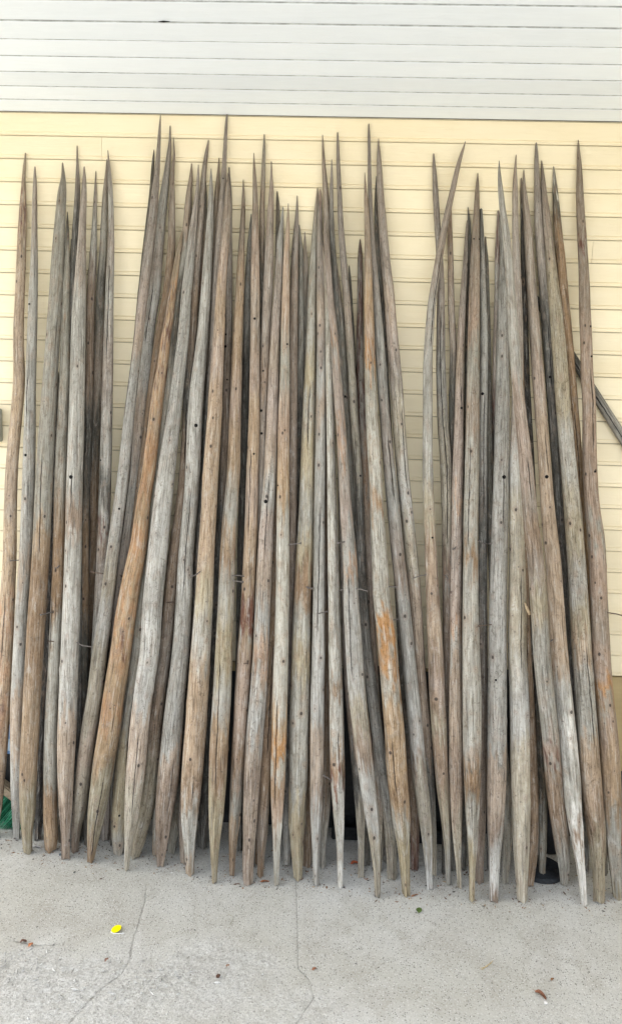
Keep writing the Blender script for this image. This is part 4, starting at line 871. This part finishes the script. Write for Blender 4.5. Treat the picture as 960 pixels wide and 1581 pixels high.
# clear bottle with a red label
def bottle():
    Y = -.075; b = at_depth(71, 1248, Y); t = tag(empty('plastic_bottle', (b.x, Y, .0)), 'clear plastic bottle with a red label behind the blunt grey pole', 'bottle')
    g = N('clear_plastic'); g.b.inputs['Base Color'].default_value = (.8, .82, .82, 1); g.b.inputs['Roughness'].default_value = .12
    g.b.inputs['Transmission Weight'].default_value = .85; g.b.inputs['IOR'].default_value = 1.35
    def lathe(pr, n=20):
        V = [(r*math.cos(2*math.pi*i/n)*(1+.06*math.sin(i*2.2+z*90)), r*math.sin(2*math.pi*i/n), z) for r, z in pr for i in range(n)]
        Fc = [(j*n+i, j*n+(i+1) % n, (j+1)*n+(i+1) % n, (j+1)*n+i) for j in range(len(pr)-1) for i in range(n)]
        return V, Fc
    V, Fc = lathe([(.004, .002), (.026, .003), (.028, .010), (.0265, .03), (.028, .05), (.0265, .07), (.028, .09), (.028, .13), (.024, .15), (.012, .17), (.011, .185)])
    mesh_obj('body', V, Fc, g.m, t, True)
    V, Fc = lathe([(.0285, .095), (.0292, .097), (.0292, .125), (.0285, .127)]); mesh_obj('paper_label', V, Fc, flat('red_label', (.45, .05, .05), .5), t, True)
    V, Fc = lathe([(.013, .182), (.013, .196), (.001, .197)]); mesh_obj('cap', V, Fc, flat('red_cap', (.5, .04, .04), .4), t, True)
bottle()
# edge of a metal box on the wall at the left edge
a, b = at_depth(-24, 681, -.02), at_depth(2.2, 631, -.02)
t = tag(empty('junction_box', ((a.x+b.x)/2, -.028, a.z)), 'grey green metal box fixed to the wall at the left edge', 'junction box')
bm_obj('box_body', box_bm((0, 0, (b.z-a.z)/2), (b.x-a.x, .040, b.z-a.z)), M_grn_box, t)
bm_obj('lid', box_bm((0, -.0225, (b.z-a.z)/2), (b.x-a.x-.012, .006, b.z-a.z-.012)), M_grn_box, t)
# brick stood on end at the right edge
a = at_depth(949, 1285, -.045); simple('brick', box_bm((.045, 0, .085), (.088, .050, .165), bevel=.004), M_brick, 'red brick standing on end against the wall at the right edge', 'brick', (a.x, -.045, 0))

# small things lying on the slab
def leaf(px, py, L, Wd, col, label, ang, curl=.25, name='fallen_leaf', grp=None):
    p0 = ground_at(px, py); V = []; n = 7
    m_ = flat(name+'_colour', col, .7, .4, 220)
    for i in range(n+1):
        t = i/n; w = Wd*math.sin(math.pi*min(1, t**.8*.98+.02))**.8/2+.0004
        for j in (-1, -.5, 0, .5, 1):
            V.append(((t-.5)*L, j*w, .0016+abs(j)*w*curl*1.6+.004*curl*math.sin(t*5+j*2)+.004*curl*t))
    Fc = [(i*5+j, i*5+j+1, i*5+j+6, i*5+j+5) for i in range(n) for j in range(4)]
    m2 = len(V); V += [(v[0], v[1], v[2]-.0005) for v in V]; Fc += [tuple(m2+k for k in f[::-1]) for f in Fc]
    o = mesh_obj(name, V, Fc, m_, None, True)
    sV, sF = tube([(-L/2, 0, .002), (-L*.68, .001, .004), (-L*.8, -.001, .002)], [.0006, .0005, .0004], 5)
    mesh_obj('stalk', sV, sF, m_, o)
    o.location = p0; o.rotation_euler = (0, 0, ang)
    return tag(o, label, 'leaf', grp)
leaf(646.5, 1406, .028, .020, (.085, .13, .035), 'small green leaf on the concrete in front of the poles right of centre', 1.3)
leaf(834, 1538, .040, .017, (.20, .085, .045), 'curled brown leaf lying near the bottom right of the slab', -.9, .7)
leaf(852, 1513, .012, .008, (.26, .13, .06), 'tiny brown leaf scrap just above the curled brown leaf', .4, .5)
leaf(548, 1334, .034, .020, (.34, .09, .04), 'rust red leaf on the ground behind the foot of the whitish grey pole', .2, .5)
leaf(409, 1362, .032, .012, (.27, .11, .05), 'small brown leaf between the wide chipped foot and the straight pale pole', .1, .4)
leaf(485, 1497, .014, .009, (.34, .15, .08), 'tiny reddish leaf scrap beside the straight joint in the slab', .5, .5)
leaf(48, 1460, .016, .012, (.55, .22, .10), 'orange leaf scrap beside the short crack at the lower left', .9, .6)
leaf(37, 1455, .020, .012, (.16, .085, .06), 'dark brown leaf scrap at the end of the short crack, lower left', .2, .7)
leaf(640, 1383, .030, .008, (.30, .15, .08), 'thin brown leaf right of the foot of the orange striped pole', .5, .3)
leaf(165, 1483, .014, .010, (.30, .17, .12), 'pinkish brown leaf scrap below the yellow disc', .9, .6)
leaf(57, 1309, .040, .014, (.36, .35, .33), 'grey scrap of bark on the ground at the foot of the thick left pole', -.2, .5, 'bark_scrap')
leaf(352, 1492, .010, .007, (.32, .16, .08), 'tiny orange brown leaf scrap above the dark crumb of bark', .3, .6)
def crumb(px, py, r, col, label, name='pebble', cat='stone'):
    bm = bmesh.new(); bmesh.ops.create_icosphere(bm, subdivisions=2, radius=r)
    for v in bm.verts: v.co *= 1+rng.uniform(-.22, .22); v.co.z *= .55
    o = bm_obj(name, bm, flat(name+'_colour', col, .9, .3, 300)); p0 = ground_at(px, py); o.location = (p0.x, p0.y, r*.35); tag(o, label, cat)
crumb(337, 1508, .007, (.10, .055, .035), 'dark brown crumb of bark on the slab below the centre left', 'bark_crumb', 'bark')
crumb(115.5, 1347, .0045, (.11, .11, .10), 'dark pebble in front of the left group of poles')
crumb(94, 1320, .006, (.10, .12, .13), 'dark stone chip left of the foot of the pole with a black hole')
crumb(842, 1549, .006, (.62, .60, .56), 'whitish pebble below the curled brown leaf')
# twig of straw
V, Fc = tube([ground_at(743, 1497, .002), ground_at(750, 1492, .006), ground_at(757, 1487, .003), ground_at(760, 1483, .002)], [.0012, .0016, .0014, .0006], 6)
o = mesh_obj('straw_stalk', V, Fc, flat('straw', (.45, .35, .18), .7, .3, 200)); V2, F2 = tube([ground_at(752, 1492, .003), ground_at(740, 1495, .008)], [.001, .0006], 5)
tag(o, 'bent piece of straw on the slab at the lower right', 'straw'); mesh_obj('side_shoot', V2, F2, o.data.materials[0], o)
V, Fc = tube([ground_at(352, 1411, .002), ground_at(359, 1415, .004), ground_at(359, 1422, .003), ground_at(355, 1428, .002)], [.0007]*4, 5)
tag(mesh_obj('dry_stem', V, Fc, flat('dry_stem_colour', (.25, .24, .16), .8)), 'thin curled dry stem on the slab left of centre', 'stem')
# yellow plastic disc and the white strip beside it
p0 = ground_at(180, 1437)
t = tag(empty('yellow_disc', p0), 'bright yellow plastic disc propped on its rim on the slab', 'disc')
bm = bmesh.new(); bmesh.ops.create_cone(bm, segments=32, radius1=.0168, radius2=.0162, depth=.0028, cap_ends=True)
bmesh.ops.bevel(bm, geom=[e for e in bm.edges if len(e.link_faces) == 2 and max(len(f.verts) for f in e.link_faces) > 4], offset=.0006, segments=2, affect='EDGES')
M_yel = flat('bright_yellow_plastic', (.90, .80, .0), .35, .03)
rot = Matrix.Rotation(R_(3), 4, 'X') @ Matrix.Rotation(R_(-13), 4, 'Y'); bm.transform(Matrix.Translation((0, 0, .0075)) @ rot)
bm_obj('disc_body', bm, M_yel, t, False)
bm = bmesh.new(); bmesh.ops.create_cone(bm, segments=28, radius1=.0125, radius2=.0122, depth=.0005, cap_ends=True); bm.transform(Matrix.Translation((0, 0, .0075)) @ rot @ Matrix.Translation((0, 0, .0018)))
bm_obj('raised_face', bm, M_yel, t)
V, Fc = tube([ground_at(171, 1438.5, .0018), ground_at(175, 1441, .0016), ground_at(184, 1441.5, .0016), ground_at(192, 1440.5, .0022)], [.0007, .0011, .0011, .0009], 6)
tag(mesh_obj('white_strip', V, Fc, flat('white_plastic', (.85, .85, .85), .4, .03)), 'thin white plastic strip lying in front of the yellow disc', 'strip')
# litter: bark crumbs, grit and needles that nobody could count
def litter(name, n, place, size, cols, label, cat):
    V = []; Fc = []; mi = []
    for i in range(n):
        x, y = place(); s = size*rng.uniform(.4, 1.3)*rng.uniform(.6, 1.2); a = rng.uniform(0, 6.28); el = rng.uniform(1, 3.2) if rng.random() < .5 else 1
        ca, sa = math.cos(a), math.sin(a); b = len(V)
        pts = [(-el, 0, 0), (0, -.8, 0), (el, 0, 0), (0, .8, 0), (rng.uniform(-.4, .4), 0, .8)]
        for q in pts:
            X, Y_, Z = (v*s*(1+rng.uniform(-.25, .25)) for v in q); V.append((x+X*ca-Y_*sa, y+X*sa+Y_*ca, max(0, Z)+.0003))
        Fc += [(b, b+1, b+4), (b+1, b+2, b+4), (b+2, b+3, b+4), (b+3, b, b+4)]; mi += [i % len(cols)]*4
    o = mesh_obj(name, V, Fc, None)
    for k, c in enumerate(cols): o.data.materials.append(flat(name+'_tone', c, .9, .3, 300))
    o.data.polygons.foreach_set('material_index', mi); tag(o, label, cat, kind='stuff')
feet = [(p.base[0], p.base[1]) for p in PP]
def near_feet():
    x, y = rng.choice(feet); return x+rng.gauss(0, .05), min(-.02, y+rng.gauss(0, .035))
def on_slab(): return rng.uniform(-1.25, 1.25), rng.uniform(-1.1, -.05)
def worn():
    q = rng.choice([(90, 1530, .26, .12), (270, 1510, .2, .1), (20, 1490, .18, .07)]); c = ground_at(q[0], q[1]); return c.x+rng.gauss(0, q[2]*.6), c.y+rng.gauss(0, q[3]*.6)
litter('bark_litter', 1300, near_feet, .0032, [(.10, .06, .04), (.22, .13, .08), (.06, .05, .045), (.3, .22, .14)], 'crumbs of bark and needles scattered round the feet of the poles', 'litter')
litter('grit', 900, on_slab, .0018, [(.08, .078, .07), (.16, .14, .12), (.6, .58, .54), (.3, .27, .23)], 'fine grit scattered over the concrete slab', 'grit')
litter('loose_stones', 420, worn, .0036, [(.42, .41, .38), (.55, .54, .50), (.30, .29, .26)], 'loose stones in the worn patches of the slab', 'gravel')

# small knot hole left open in a ceiling board
p0 = ground_at(253, 33.5, ZTOP-.0032); cl = bpy.data.objects['porch_ceiling']
V, Fc = tube([Vector((p0.x-.016, p0.y, -.0030)), Vector((p0.x, p0.y-.001, -.0034)), Vector((p0.x+.018, p0.y, -.0030))], [.0006, .0024, .0006], 8)
mesh_obj('knot_hole', V, Fc, M_hole, cl)

# black bucket against the wall behind the mat
c = at_depth(845, 1300, -.095); t = tag(empty('black_bucket', (c.x, -.100, 0)), 'black plastic bucket against the wall behind the ribbed rubber mat', 'bucket')
n = 32; pr = [(.001, .002), (.054, .002), (.055, .004), (.0625, .215), (.0615, .215), (.053, .006), (.001, .006)]
V = [(r*math.cos(2*math.pi*i/n), r*math.sin(2*math.pi*i/n), z) for r, z in pr for i in range(n)]
Fc = [(j*n+i, j*n+(i+1) % n, (j+1)*n+(i+1) % n, (j+1)*n+i) for j in range(len(pr)-1) for i in range(n)]
mesh_obj('bucket_shell', V, Fc, M_black, t, True)
for z, r in ((.19, .0615), (.208, .0622)):
    V = [((r+d)*math.cos(2*math.pi*i/n), (r+d)*math.sin(2*math.pi*i/n), z+e) for d, e in ((0, 0), (.003, .001), (.003, .005), (0, .006)) for i in range(n)]
    mesh_obj('rim', V, [(j*n+i, j*n+(i+1) % n, (j+1)*n+(i+1) % n, (j+1)*n+i) for j in range(3) for i in range(n)], M_black, t, True)
